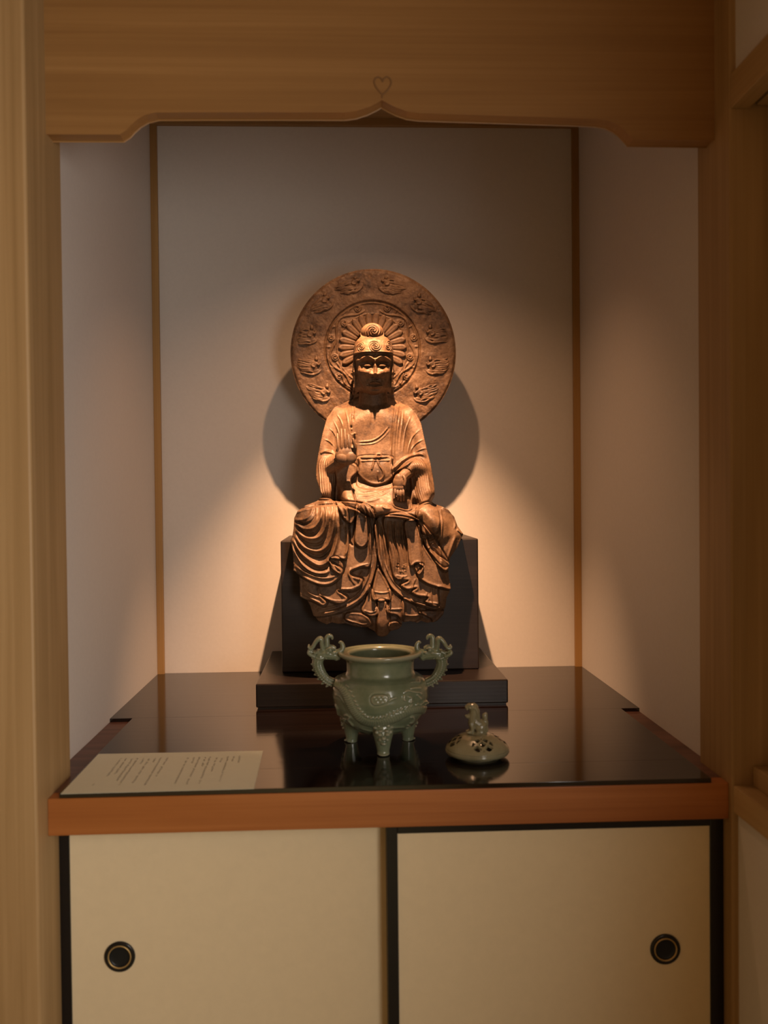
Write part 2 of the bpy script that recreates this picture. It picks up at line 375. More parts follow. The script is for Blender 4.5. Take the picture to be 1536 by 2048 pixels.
# ------------------------------------------------------------------ relief sculpting on a fine grid (numpy)
YH = .78                                     # depth of the halo plane; relief height is measured forward from it
PXM = 870.0                                  # photo pixels per metre near the statue
def sstep(x, a, b):
    t = np.clip((x-a)/(b-a), 0, 1); return t*t*(3-2*t)
def dome(x, r):
    t = 1-np.clip(x/r, 0, 1); return np.sqrt(np.clip(1-t*t, 0, 1))
def pdome(x, r): return 1-(1-np.clip(x/r, 0, 1))**2.3
class Relief:
    def __init__(s, u0, u1, v0, v1, res):
        s.res = res; s.u = np.arange(u0, u1+res*.5, res); s.v = np.arange(v0, v1+res*.5, res)
        s.U, s.V = np.meshgrid(s.u, s.v); s.H = np.zeros_like(s.U)
    def win(s, pts, pad):
        P = np.array(pts); i0 = max(0, np.searchsorted(s.v, P[:, 1].min()-pad)); i1 = np.searchsorted(s.v, P[:, 1].max()+pad)
        j0 = max(0, np.searchsorted(s.u, P[:, 0].min()-pad)); j1 = np.searchsorted(s.u, P[:, 0].max()+pad)
        return (slice(i0, i1), slice(j0, j1))
    def sd(s, poly, w=None):
        """signed distance to a closed polygon, positive inside"""
        U, V = (s.U, s.V) if w is None else (s.U[w], s.V[w])
        D = np.full(U.shape, 1e9); ins = np.zeros(U.shape, bool); n = len(poly)
        for i in range(n):
            (ax, ay), (bx, by) = poly[i], poly[(i+1) % n]
            dx, dy = bx-ax, by-ay; L2 = dx*dx+dy*dy+1e-12
            t = np.clip(((U-ax)*dx+(V-ay)*dy)/L2, 0, 1)
            D = np.minimum(D, (U-ax-t*dx)**2+(V-ay-t*dy)**2)
            if ay != by:
                c = (ay > V) != (by > V); ins ^= c & (U < (bx-ax)*(V-ay)/(by-ay)+ax)
        D = np.sqrt(D); return np.where(ins, D, -D)
    def line(s, pts, w):
        """distance to polyline, running parameter 0..1 and side"""
        U, V = s.U[w], s.V[w]; D = np.full(U.shape, 1e9); T = np.zeros(U.shape); Sg = np.zeros(U.shape)
        P = np.array(pts); seg = np.hypot(*(P[1:]-P[:-1]).T); cum = np.concatenate([[0], np.cumsum(seg)]); tot = cum[-1]+1e-9
        for i in range(len(P)-1):
            (ax, ay), (bx, by) = P[i], P[i+1]; dx, dy = bx-ax, by-ay; L2 = dx*dx+dy*dy+1e-12
            t = np.clip(((U-ax)*dx+(V-ay)*dy)/L2, 0, 1); d = np.hypot(U-ax-t*dx, V-ay-t*dy); m = d < D
            D = np.where(m, d, D); T = np.where(m, (cum[i]+t*seg[i])/tot, T); Sg = np.where(m, np.sign(dx*(V-ay)-dy*(U-ax)), Sg)
        return D, T, Sg
    def ridge(s, pts, w, h, taper=.15, odd=0, sm=True, mask=None):
        p = catmull(pts, 6) if sm and len(pts) > 2 else pts
        W = s.win(p, w*3.2); D, T, Sg = s.line(p, W)
        tp = np.clip(T/max(taper, 1e-3), 0, 1)*np.clip((1-T)/max(taper, 1e-3), 0, 1) if taper else 1
        g = np.exp(-(D/w)**2)
        f = h*tp*((1-abs(odd))*g + odd*1.6*Sg*(D/w)*np.exp(-(D/w)**2))
        s.H[W] += f
    def lay(s, poly, step, edge=1.2, lip=1.2, groove=1.5, lw=2.5, sm=True, bulge=0, br=20):
        """a sheet of cloth lying on what is below"""
        p = catmull(poly, 5, True) if sm else poly
        W = s.win(p, 8); d = s.sd(p, W); step *= 1.1; groove *= 1.2
        s.H[W] += step*sstep(d, -edge*.5, edge*.5) + lip*np.exp(-((d-lw)/lw)**2)*(d > -.5) - groove*np.exp(-((d+1.6)/1.5)**2) + (bulge*dome(d, br)*(d > 0) if bulge else 0)
    def cap(s, pts, rad, base, h, k=5, sm=True):
        """rounded limb: smooth maximum with a tapering tube"""
        p = catmull(pts, 6) if sm and len(pts) > 2 else pts; R = max(rad)+2
        W = s.win(p, R); D, T, _ = s.line(p, W); xs = np.linspace(0, 1, len(rad))
        r = np.interp(T, xs, rad); b = np.interp(T, np.linspace(0, 1, len(base)), base)
        q = np.where(D < r, b+h*np.sqrt(np.clip(1-(D/r)**2, 0, 1)), -1e3); a = s.H[W]
        m = np.maximum(a, q); e = np.abs(a-q); s.H[W] = m + np.where(e < k, (k-e)**2/(4*k), 0)
    def gauss(s, u, v, su, sv, h, rot=0):
        c, n = math.cos(rot), math.sin(rot); a = (s.U-u)*c+(s.V-v)*n; b = -(s.U-u)*n+(s.V-v)*c
        s.H += h*np.exp(-(a/su)**2-(b/sv)**2)
    def grain(s, cell, amp, seed):
        rs = np.random.RandomState(seed); a = rs.rand(int(len(s.v)*s.res/cell)+4, int(len(s.u)*s.res/cell)+4)-.5
        y = (s.v-s.v[0])/cell+1; x = (s.u-s.u[0])/cell+1; i = y.astype(int); j = x.astype(int)
        fy = (y-i)[:, None]; fx = (x-j)[None]; fy = fy*fy*(3-2*fy); fx = fx*fx*(3-2*fx)
        g = lambda p, q: a[p][:, q]
        s.H += amp*((g(i, j)*(1-fx)+g(i, j+1)*fx)*(1-fy)+(g(i+1, j)*(1-fx)+g(i+1, j+1)*fx)*fy)
    def mesh(s, name, sd, XZ, back, yplane=YH, ppm=PXM):
        """closed solid: relief in front, back(V) behind, walls along the outline sd = 0; XZ(U, V) -> world x, z"""
        ins = sd > 0; gy, gx = np.gradient(sd, s.res)
        cell = ins[:-1, :-1] & ins[1:, :-1] & ins[:-1, 1:] & ins[1:, 1:]
        Cq = np.pad(cell, 1); nb = ins & ~(Cq[:-1, :-1] & Cq[1:, :-1] & Cq[:-1, 1:] & Cq[1:, 1:]); mv = np.where(nb, np.clip(sd, 0, s.res*1.6), 0)
        U = s.U-gx*mv; V = s.V-gy*mv; hy, hx__ = np.gradient(s.H, s.res); Hm = s.H - np.where(nb, (gx*np.clip(hx__, -4, 4)+gy*np.clip(hy, -4, 4))*mv*.8, 0)
        use = np.zeros_like(ins); use[:-1, :-1] |= cell; use[1:, :-1] |= cell; use[:-1, 1:] |= cell; use[1:, 1:] |= cell
        idx = -np.ones(ins.shape, int); n = use.sum(); idx[use] = np.arange(n)
        X, Z = XZ(U[use], V[use]); Yf = yplane - Hm[use]/ppm; bk_ = back(U[use], V[use])
        Yb = np.maximum(yplane - bk_/ppm, Yf+.0005)
        front = np.stack([X, Yf, Z], 1); rear = np.stack([X, Yb, Z], 1)
        a, b, c, d = idx[:-1, :-1][cell], idx[:-1, 1:][cell], idx[1:, 1:][cell], idx[1:, :-1][cell]
        fr = np.stack([a, d, c, b], 1)
        # outline edges of the cell mask
        E = []
        Cp = np.pad(cell, 1); 
        up = cell & ~Cp[:-2, 1:-1]; dn = cell & ~Cp[2:, 1:-1]; lf = cell & ~Cp[1:-1, :-2]; rt = cell & ~Cp[1:-1, 2:]
        i, j = np.nonzero(up); E.append(np.stack([idx[i, j], idx[i, j+1]], 1)); i, j = np.nonzero(dn); E.append(np.stack([idx[i+1, j+1], idx[i+1, j]], 1))
        i, j = np.nonzero(lf); E.append(np.stack([idx[i+1, j], idx[i, j]], 1)); i, j = np.nonzero(rt); E.append(np.stack([idx[i, j+1], idx[i+1, j+1]], 1))
        E = np.concatenate(E); bv = np.unique(E); mp = -np.ones(n, int); mp[bv] = np.arange(len(bv))
        # rear sheet on a coarser stride is not needed: only walls and a rear made of the same cells thinned 1:1
        wf = front[bv]; wb = rear[bv]; o1 = n; o2 = n+len(bv); o3 = o2+len(bv)
        walls = np.stack([o1+mp[E[:, 0]], o1+mp[E[:, 1]], o2+mp[E[:, 1]], o2+mp[E[:, 0]]], 1)
        rr_ = fr[:, ::-1]+o3
        V3 = np.concatenate([front, wf, wb, rear]); Fq = np.concatenate([fr, walls, rr_])
        me = bpy.data.meshes.new(name); me.vertices.add(len(V3)); me.vertices.foreach_set('co', V3.ravel())
        me.loops.add(len(Fq)*4); me.polygons.add(len(Fq)); me.loops.foreach_set('vertex_index', Fq.ravel())
        me.polygons.foreach_set('loop_start', np.arange(0, len(Fq)*4, 4)); me.polygons.foreach_set('loop_total', np.full(len(Fq), 4))
        me.update(calc_edges=True); me.validate(); return me
def c1(*p): return [(560+x/4.0421, 520+y/4.0421) for x, y in p]
def c2(*p): return [(560+x/4.0421, 780+y/4.0421) for x, y in p]
def c3(*p): return [(560+x/3.6571, 980+y/3.6571) for x, y in p]
def c6(*p): return [(670+x/9.6, 620+y/9.6) for x, y in p]
def ynom(v): return .675 - .085*sstep(v, 975, 1030)
def body_xz(U, V):
    yn = ynom(V); d = [FW[k] + RT[k]*(U-768)/F - UP[k]*(V-1024)/F for k in range(3)]
    t = (yn-CAM[1])/d[1]; return CAM[0]+t*d[0], CAM[2]+t*d[2]

statue = empty('buddha_statue', (.046, .70, ZBK), 'brown gilt bronze seated buddha statue with a round halo on the dark block', 'statue')

# ---- robed body
OUT = [(712, 778), (706, 790), (690, 797), (668, 811), (653, 834), (645, 865), (640, 889), (636, 911), (632, 937), (633, 957), (640, 976), (645, 992), (634, 1002), (611, 1011), (595, 1022), (588, 1036), (587, 1058),
       (585, 1071), (581, 1081), (586, 1098), (588, 1127), (588, 1139), (599, 1149), (601, 1176), (601, 1191), (614, 1197), (622, 1211), (627, 1227), (637, 1240), (654, 1247), (664, 1243), (676, 1246), (691, 1245),
       (712, 1252), (735, 1253), (748, 1260), (755, 1268), (765, 1271), (775, 1268), (781, 1259), (795, 1256), (802, 1250), (804, 1242), (820, 1240), (834, 1244), (842, 1240), (853, 1244), (874, 1240), (885, 1227), (890, 1207),
       (892, 1194), (899, 1181), (899, 1169), (896, 1154), (895, 1136), (901, 1116), (915, 1097), (925, 1077), (929, 1069), (918, 1053), (911, 1034), (899, 1020), (877, 1009), (871, 1001), (867, 984), (865, 958),
       (861, 928), (854, 899), (848, 869), (844, 845), (835, 825), (818, 806), (796, 792), (786, 778)]
R = Relief(576, 934, 774, 1276, .8)
sdO = R.sd(OUT)
U, V = R.U, R.V
TOR = [p for p in OUT if p[1] <= 1003]
TOR = [p for p in TOR if p[0] < 700] ; TOR = OUT[:12] + [(648, 1030), (868, 1030)] + OUT[-11:]
sdT = R.sd(TOR)
R.H = np.where(sdT > -1, 16+74*pdome(np.clip(sdT, 0, None), 58), 0) + 14*sstep(V, 850, 960)
R.H += -14*sstep(-V, -812, -785) + 3*sstep(-V, -900, -830)             # shoulders slope back towards the neck
# skirt: hangs from the knees, front falls back towards the hem
sk = [p for p in OUT if p[1] >= 1001 or (p[1] > 1000)]
SK = [(640, 1004)] + OUT[13:65] + [(868, 1004)]
sdS = R.sd(SK)
Hs = 141 + 46*np.clip((V-1040)/200, 0, 1) - 12*(1-pdome(np.clip(sdS, 0, None), 22))
R.H = np.where((sdS > 0) & (V > 1012), np.maximum(R.H, Hs), R.H)
# knees
KL = OUT[11:21] + [(600, 1130), (650, 1140), (690, 1120), (700, 1060), (698, 1015), (670, 1000)]
dk_ = R.sd(KL); R.H = np.where(dk_ > 0, np.maximum(R.H, 106+54*pdome(dk_, 46)-4*sstep(V, 1060, 1140)), R.H)
KR = [(829, 1012), (850, 1004)] + OUT[-13:-17:-1] + OUT[-18:-22:-1] + [(880, 1136), (850, 1100), (834, 1060)]
dk_ = R.sd(KR); R.H = np.where(dk_ > 0, np.maximum(R.H, 102+56*pdome(dk_, 40)-2*sstep(V, 1060, 1140)), R.H)
# lap between the arms slopes forward to the crossed leg
LAP = c2((440, 680), (450, 900), (520, 1000), (900, 1010), (1130, 1000), (1120, 860), (1080, 680), (780, 640))
dl = R.sd(LAP); R.H = np.where(dl > 0, np.maximum(R.H, (94+56*sstep(V, 940, 1022))*sstep(dl, 0, 22)+R.H*(1-sstep(dl, 0, 22))), R.H)
# --- arms
R.cap([(678, 830), (658, 864), (648, 905), (648, 955), (652, 985)], [26, 26, 24, 21, 18], [22, 34, 44, 60, 86], 46, 14)
R.cap([(818, 830), (836, 864), (846, 905), (850, 955), (852, 985)], [26, 26, 24, 21, 19], [22, 34, 44, 60, 86], 46, 14)
R.cap([(650, 950), (668, 930), (690, 914)], [17, 14, 10], [84, 106, 124], 16, 6)          # raised forearm
R.cap([(852, 960), (838, 938), (818, 938), (806, 955)], [18, 17, 14, 10], [84, 96, 104, 110], 22, 6)
for pl_, h0 in ((c2((1030, 600), (1150, 540), (1215, 640), (1245, 820), (1262, 920), (1150, 975), (1075, 900), (1058, 740)), 104), (c2((320, 520), (440, 510), (458, 700), (452, 880), (480, 970), (370, 970), (335, 860), (288, 700)), 98)):
    d_ = R.sd(catmull(pl_, 4, True)); R.H = np.where(d_ > 0, np.maximum(R.H, R.H*(1-sstep(d_, 0, 14)) + (h0+(V-930)*.42)*sstep(d_, 0, 14)), R.H)
def blur(A, m, sg):
    n = int(3*sg); k = np.exp(-(np.arange(-n, n+1)/sg)**2/2)
    def one(x, ax):
        p = np.pad(x, [(n, n) if a == ax else (0, 0) for a in (0, 1)], mode='edge'); o = 0
        for i in range(2*n+1): o = o + k[i]*(p[i:i+x.shape[0], :] if ax == 0 else p[:, i:i+x.shape[1]])
        return o
    w = m.astype(float); a = one(one(A*w, 0), 1); b_ = one(one(w, 0), 1); return np.where(m, a/np.maximum(b_, 1e-6), A)
R.H = blur(R.H, sdO > 0, 4.5)
# hanging sleeve column under the raised hand
R.lay(c2((452, 560), (600, 600), (625, 660), (575, 720), (580, 800), (610, 900), (620, 950), (615, 1010), (575, 1080), (520, 1040), (480, 960), (445, 880), (455, 740)), 10, 2.2, 1, 2)
R.H += 9*np.exp(-((U-690)/20)**2)*sstep(V, 940, 1010)*sstep(-V, -1075, -1030)
# --- chest and clothes
R.lay(c2((585, 40), (955, 30), (935, 200), (912, 340), (903, 470), (900, 640), (900, 790), (640, 790), (622, 650), (620, 440), (612, 350), (575, 345), (578, 200)), -6, 2.5, 0, -.5)
for off, h in ((0, 2.6), (14, 2.2)):
    R.ridge(c2((958+off, 40), (940+off, 180), (918+off, 340), (907+off, 470), (908+off, 600)), 1.7, h, .08)
R.ridge(c2((945, 60), (925, 220), (905, 360), (897, 480)), 1.6, -2.4, .08)
R.ridge(c2((582, 60), (584, 200), (578, 330)), 1.6, 2.2, .05); R.ridge(c2((592, 60), (596, 190)), 1.3, -2, .05)
for q in ((582, 205, 5), (590, 230, 4), (575, 300, 4), (600, 395, 6), (590, 440, 5)):       # broken edge of the robe
    p = c2((q[0], q[1]))[0]; R.gauss(p[0], p[1], q[2]*.55, q[2]*.8, -4)
R.ridge(c2((605, 350), (608, 440)), 3.2, -4, .1)
R.ridge(c2((628, 418), (740, 408), (820, 362), (885, 285)), 1.3, 1.4, .12); R.ridge(c2((630, 442), (760, 430), (840, 378), (895, 310)), 1.2, 1.2, .12)
R.ridge(c2((630, 430), (750, 419), (830, 370), (890, 298)), 1.6, -.8, .12)
R.gauss(752, 832, 14, 22, -2.5); R.ridge([(747, 805), (744, 840), (740, 862)], 3, -1.2, .3)
# belly pouch with belt and bow
BEL = c2((648, 540), (890, 540), (902, 600), (916, 690), (868, 742), (775, 768), (690, 742), (628, 680), (640, 600))
R.lay(BEL, 4, 2, 1.2, 1.2, bulge=7, br=28)
R.H += 5*np.exp(-((U-750)/34)**2-((V-945)/26)**2)
R.ridge(c2((645, 545), (770, 548), (892, 535)), 1.4, 2.6, .05); R.ridge(c2((650, 577), (770, 574), (890, 572)), 1.2, 1.8, .05); R.ridge(c2((650, 560), (890, 555)), 1.6, -1.6, .05)
R.gauss(*c2((770, 555))[0], 3.2, 3.2, 5)
R.ridge(c2((772, 550), (780, 525), (805, 518), (815, 535), (790, 552)), 1.3, 3, .05); R.ridge(c2((768, 553), (745, 560), (700, 570)), 1.4, 2, .2)
R.ridge(c2((762, 568), (750, 610), (738, 650)), 1.6, 2.6, .1); R.ridge(c2((785, 570), (800, 610), (830, 660), (832, 700), (800, 738)), 1.8, 2.8, .1); R.ridge(c2((790, 655), (790, 700), (797, 738)), 1.6, 2.4, .1)
# folds of the lap
for q in (((590, 800), (680, 815), (790, 790), (850, 765)), ((600, 845), (700, 850), (800, 825), (880, 780)), ((615, 880), (700, 880), (800, 850), (900, 800)), ((640, 905), (740, 890), (830, 860))):
    R.ridge(c2(*q), 2.4, 2.4, .25, .3)
# shoulder and sleeve folds, left
for q in (((455, 185), (490, 240), (512, 310)), ((395, 305), (430, 335), (455, 385)), ((350, 395), (400, 415), (440, 460)), ((520, 120), (545, 230), (555, 330)), ((430, 240), (470, 330), (478, 400)), ((330, 500), (385, 485), (442, 500))):
    R.ridge(c2(*q), 1.3, 1.9, .35)
R.ridge(c2((322, 515), (360, 495), (420, 505), (445, 525)), 2.2, 4, .1, .2)
for k in range(8):
    x0 = 318+k*18; x1 = 322+k*17+8; x2 = 352+k*13
    R.ridge(c2((x0+30-k*3, 535-k*2), (x0, 600), (x1-4, 720), (x1+4, 810), (x2+4, 880), (x2-30+k*3, 930)), 1.5, 3.0, .12)
# right: fan of folds and arched sleeve
for q in (((985, 140), (962, 260), (948, 380), (942, 500)), ((1068, 195), (1020, 310), (1000, 420), (990, 520)), ((1145, 310), (1080, 370), (1045, 450), (1030, 525)), ((1172, 395), (1110, 425), (1070, 470), (1052, 520)), ((1010, 120), (990, 260), (972, 400), (965, 500)), ((1190, 470), (1140, 480), (1090, 505))):
    R.ridge(c2(*q), 1.3, 2.0, .3)
R.ridge(c2((888, 650), (930, 620), (985, 570), (1060, 530), (1140, 515), (1185, 545)), 3, 5, .12, .2)
R.ridge(c2((890, 690), (945, 640), (1000, 590), (1070, 560)), 2.2, -3, .15)
for k in range(9):
    o = k*15
    R.ridge(c2((930+o*.75, 690-o*.5), (965+o*.8, 640-o*.55), (1035+o*.8, 625-o*.6), (1062+o, 720-o*.5), (1075+o, 820-o*.3), (1108+o*1.05, 900-o*.15), (1150+o, 960-o*.1)), 1.6, 2.2, .1)
# hollow in front of the lowered hand
R.lay(c2((915, 700), (960, 650), (1035, 650), (1055, 740), (1058, 850), (1055, 960), (985, 955), (918, 920), (912, 800)), -14, 3, 0, -1)
# --- crossed leg and foot
R.cap(c2((690, 950), (760, 975), (840, 970), (930, 1000), (1030, 1020), (1105, 1010)), [11, 15, 13, 9, 8, 11], [150, 156, 157, 155, 155, 154], 14, 4)
R.ridge(c2((820, 935), (850, 955), (900, 960)), 2.2, 2.5, .2); R.ridge(c2((740, 940), (760, 970), (765, 1000)), 2, -2.5, .1)
# --- hanging cloth below the lap (drawn from the back to the front)
R.ridge(c3((360, 968), (370, 925), (345, 905)), 1.5, -3); R.ridge(c3((455, 968), (470, 920), (462, 885)), 1.5, -3)
R.lay(c3((470, 930), (500, 885), (620, 900), (665, 960), (650, 990), (600, 985), (560, 965), (510, 960)), 4)
R.ridge(c3((480, 935), (540, 955), (600, 970), (655, 965)), 1.6, 2.5)
R.lay(c3((795, 965), (850, 950), (890, 985), (860, 1008), (800, 1020)), 4)
R.lay(c3((900, 780), (1010, 870), (1015, 940), (900, 955)), 3); R.lay(c3((1010, 880), (1195, 870), (1190, 900), (1140, 950), (1110, 960), (1095, 930)), 4)
R.ridge(c3((905, 905), (960, 910), (1010, 905)), 1.5, 2); R.ridge(c3((1000, 850), (1015, 900), (1020, 950)), 1.5, -3)
R.lay(c3((655, 690), (690, 780), (712, 860), (705, 905), (650, 910), (608, 888), (596, 858), (625, 800)), 5)
R.lay(c3((800, 720), (895, 805), (902, 900), (888, 945), (850, 905), (795, 892), (772, 862), (798, 790)), 5)
R.ridge(c3((610, 868), (660, 885), (705, 870)), 1.5, 2.2); R.ridge(c3((785, 862), (840, 862), (895, 858)), 1.5, 2.2)
R.lay(c3((715, 800), (768, 800), (788, 860), (795, 1000), (783, 1050), (735, 1062), (706, 1045), (706, 960), (712, 860)), 6, bulge=3, br=8)
R.lay(c3((718, 575), (800, 705), (806, 790), (760, 798), (672, 790), (680, 690)), 8, 1.6, 1.5, 2.5)
R.ridge(c3((690, 790), (705, 830), (690, 860)), 1.6, -2.5); R.ridge(c3((795, 795), (785, 835), (765, 860)), 1.6, -2.5); R.ridge(c3((680, 735), (740, 745), (800, 738)), 1.3, 1.6)
# left curtain
R.lay(c3((600, 100), (690, 190), (712, 330), (712, 470), (690, 620), (620, 770), (520, 850), (390, 895), (250, 915), (215, 850), (140, 790), (60, 580), (60, 240), (200, 90)), 9, 1.6, 0, 3)
for o, h in ((0, 2.4), (34, 2.0)):
    R.ridge(c3((690-o, 250), (704-o, 470), (680-o, 620), (612-o*.8, 755-o*.5), (510-o*.5, 832-o*.8), (385, 876-o), (255, 900-o)), 1.7, h, .06)
R.ridge(c3((672, 300), (690, 480), (665, 620), (600, 740), (500, 815), (380, 860), (262, 885)), 2.4, -1.6, .06)
R.lay(c3((60, 560), (140, 640), (150, 778), (235, 800), (318, 832), (342, 805), (300, 765), (395, 812), (465, 812), (492, 776), (428, 728), (520, 728), (578, 702), (602, 650), (525, 622), (518, 590), (590, 558), (655, 552), (668, 420), (640, 200), (400, 110), (60, 200)), 7, 1.5, 1.6, 3)
for q in (((290, 680), (298, 750), (330, 810)), ((435, 640), (430, 700), (470, 770)), ((520, 560), (512, 620), (560, 690)), ((610, 590), (570, 660)), ((170, 680), (220, 740), (300, 775))):
    R.ridge(c3(*q), 2.6, 3, .15, .5)
R.ridge(c3((150, 745), (240, 785), (310, 815)), 1.4, 1.6); R.ridge(c3((330, 775), (400, 795), (470, 795)), 1.4, 1.6); R.ridge(c3((440, 712), (520, 710), (580, 685)), 1.4, 1.8); R.ridge(c3((540, 570), (600, 545), (655, 535)), 1.4, 1.6)
R.lay(c3((60, 560), (104, 590), (190, 642), (290, 682), (372, 678), (440, 625), (455, 575), (370, 520), (372, 492), (440, 500), (490, 482), (500, 300), (470, 110), (250, 60), (60, 180)), 8, 1.5, 1.8, 3)
R.lay(c3((372, 495), (420, 488), (458, 530), (460, 590), (435, 605), (375, 560)), 5, 1.4, 1, 2); R.ridge(c3((375, 520), (405, 555), (435, 590)), 1.6, -3)
for q, w, h in ((((104, 222), (170, 215), (222, 180), (245, 120)), 3, 4), (((108, 240), (180, 282), (255, 268), (300, 195), (312, 120)), 3.2, 5.5), (((112, 288), (190, 345), (280, 342), (332, 270), (346, 140)), 3.4, 6),
                (((104, 325), (180, 412), (280, 442), (352, 398), (388, 290), (392, 150)), 3.6, 6.5), (((86, 352), (150, 445), (230, 512), (300, 540), (372, 490), (420, 350), (432, 180)), 3.8, 6.5),
                (((84, 395), (140, 510), (230, 585), (320, 600), (380, 570)), 3.6, 5.5), (((104, 545), (200, 600), (300, 632), (380, 630), (430, 600)), 2.6, 3)):
    R.ridge(c3(*q), w, h, .12, .0)
for q in (((106, 232), (180, 250), (240, 222), (278, 160)), ((110, 262), (185, 316), (268, 308), (318, 232), (330, 140)), ((108, 306), (185, 380), (280, 395), (342, 335), (368, 220), (370, 145)), ((96, 338), (165, 430), (255, 478), (326, 468), (386, 385), (410, 230)), ((90, 372), (150, 480), (230, 548), (310, 572), (380, 530)), ((96, 450), (170, 560), (260, 610), (350, 618))):
    R.ridge(c3(*q), 2.4, -4.2, .15)
for x in (262, 296, 330, 362, 394, 424): R.ridge(c3((x, 90), (x+6, 150), (x+4, 230)), 2, 2, .25)
# straps hanging from the lap
R.lay(c3((560, 120), (600, 108), (632, 200), (642, 330), (640, 378), (615, 412), (582, 416), (550, 388), (543, 350), (552, 240)), 9, 1.6, 1.5, 3, bulge=4, br=10)
for o in (0, 26, 52): R.ridge(c3((600+o, 100+o*.4), (634+o, 210), (652+o*.95, 350), (662+o*.8, 470)), 2.2, 3.5, .12)
R.ridge(c3((505, 300), (512, 380), (540, 410)), 1.8, -4); R.ridge(c3((500, 320), (498, 420), (470, 480)), 2, 3)
for k in range(14): 
    p = c3((random.uniform(440, 520), random.uniform(180, 300)))[0]; R.gauss(p[0], p[1], 2.2, 2.2, random.uniform(-2.5, 1.5))
# right curtain
R.lay(c3((720, 200), (1010, 230), (1100, 430), (1250, 560), (1260, 760), (1195, 862), (1060, 850), (930, 800), (840, 745), (770, 640), (722, 520), (705, 400)), 8, 1.6, 0, 3)
for o in (0, 30): R.ridge(c3((712+o, 300), (720+o, 480), (775+o, 640-o*.4), (850+o*.8, 735-o*.8), (950+o*.5, 798-o), (1080, 838-o), (1190, 852-o)), 1.7, 2.2, .06)
R.lay(c3((770, 190), (1010, 215), (1250, 560), (1255, 720), (1150, 705), (1145, 835), (1055, 810), (1072, 775), (1000, 765), (955, 738), (992, 708), (925, 720), (878, 690), (932, 655), (840, 640), (812, 560), (790, 400)), 6, 1.5, 1.6, 3)
for q in (((905, 620), (880, 660), (915, 710)), ((990, 640), (965, 710), (990, 755)), ((1070, 740), (1055, 790)), ((1105, 700), (1100, 800), (1110, 830)), ((840, 615), (900, 625), (930, 615)), ((845, 642), (890, 652), (930, 648))):
    R.ridge(c3(*q), 2.2, 2.6, .15, .5)
R.lay(c3((1010, 250), (1060, 420), (1180, 560), (1260, 560), (1260, 712), (1150, 702), (1055, 668), (1000, 612), (1040, 545), (1030, 420)), 6, 1.5, 1.6, 3)
R.lay(c3((912, 235), (1005, 240), (1030, 400), (1042, 545), (1000, 530), (945, 545), (930, 400)), 7, 1.5, 1.4, 2.5)
R.lay(c3((985, 540), (1040, 540), (1035, 590), (1010, 610), (990, 590)), 4); R.ridge(c3((985, 545), (1000, 575), (1005, 605)), 1.6, -2.5)
for x, e in ((722, 745), (756, 790), (795, 832), (812, 852), (842, 880), (868, 900), (890, 918)):
    R.ridge(c3((x, 225), (x+6, 350), (e-6, 480), (e, 600)), 2.1, 3.4, .12); 
for x, e in ((740, 768), (776, 812), (828, 866), (880, 910)): R.ridge(c3((x, 230), (x+6, 350), (e-4, 480), (e, 590)), 1.5, -3, .12)
for k in range(22):
    p = c3((random.uniform(850, 925), random.uniform(525, 600)))[0]; R.gauss(p[0], p[1], 1.6, 1.6, random.uniform(-3, 2))
# right knee with its rounded sole and the drape beside it
R.lay(c3((1005, 150), (1060, 95), (1160, 100), (1290, 180), (1360, 330), (1240, 540), (1185, 582), (1075, 432), (1030, 335), (1006, 245)), 8, 1.6, 1.2, 3.5)
R.lay(c3((1015, 140), (1090, 105), (1158, 140), (1172, 220), (1150, 300), (1090, 335), (1035, 310), (1008, 230)), 5, 1.8, 1, 2.5, bulge=9, br=18)
R.ridge(c3((1030, 318), (1090, 345), (1130, 322), (1165, 330), (1158, 365), (1110, 400), (1078, 432)), 1.8, 3.5, .08, .3); R.ridge(c3((1040, 340), (1095, 362), (1140, 345), (1150, 365)), 2.2, -4, .1)
R.ridge(c3((1172, 110), (1188, 220), (1180, 340), (1172, 460), (1185, 560)), 2.6, 4.5, .12, .3)
R.ridge(c3((1270, 150), (1290, 240), (1285, 290)), 2, 3.5, .15); R.ridge(c3((1300, 290), (1325, 310), (1345, 330)), 2, 3); R.ridge(c3((1290, 330), (1250, 440), (1215, 540)), 3, 3.5, .2)
R.ridge(c3((1085, 440), (1140, 500), (1180, 570)), 2, 3); R.ridge(c3((1110, 420), (1150, 460), (1178, 520)), 2, -3)
# neck
R.cap([(748, 768), (748, 800)], [27, 30], [46, 46], 30, 6)
R.grain(3, .14, 1); R.grain(1.6, .16, 2); R.grain(9, .3, 3)
R.H = np.maximum(R.H, 6)
zlim = ZBK + .002
def body_back(U_, V_):
    _, Z = body_xz(U_, V_); return np.where(Z > zlim, 8.0, (YH-YBK)*PXM + 1.2)
R.H = np.where(body_xz(U, V)[1] < zlim, np.maximum(R.H, 119), R.H)
bd = link('robed_body', R.mesh('robed_body', sdO, body_xz, body_back), 'bronze', statue, smooth=True)

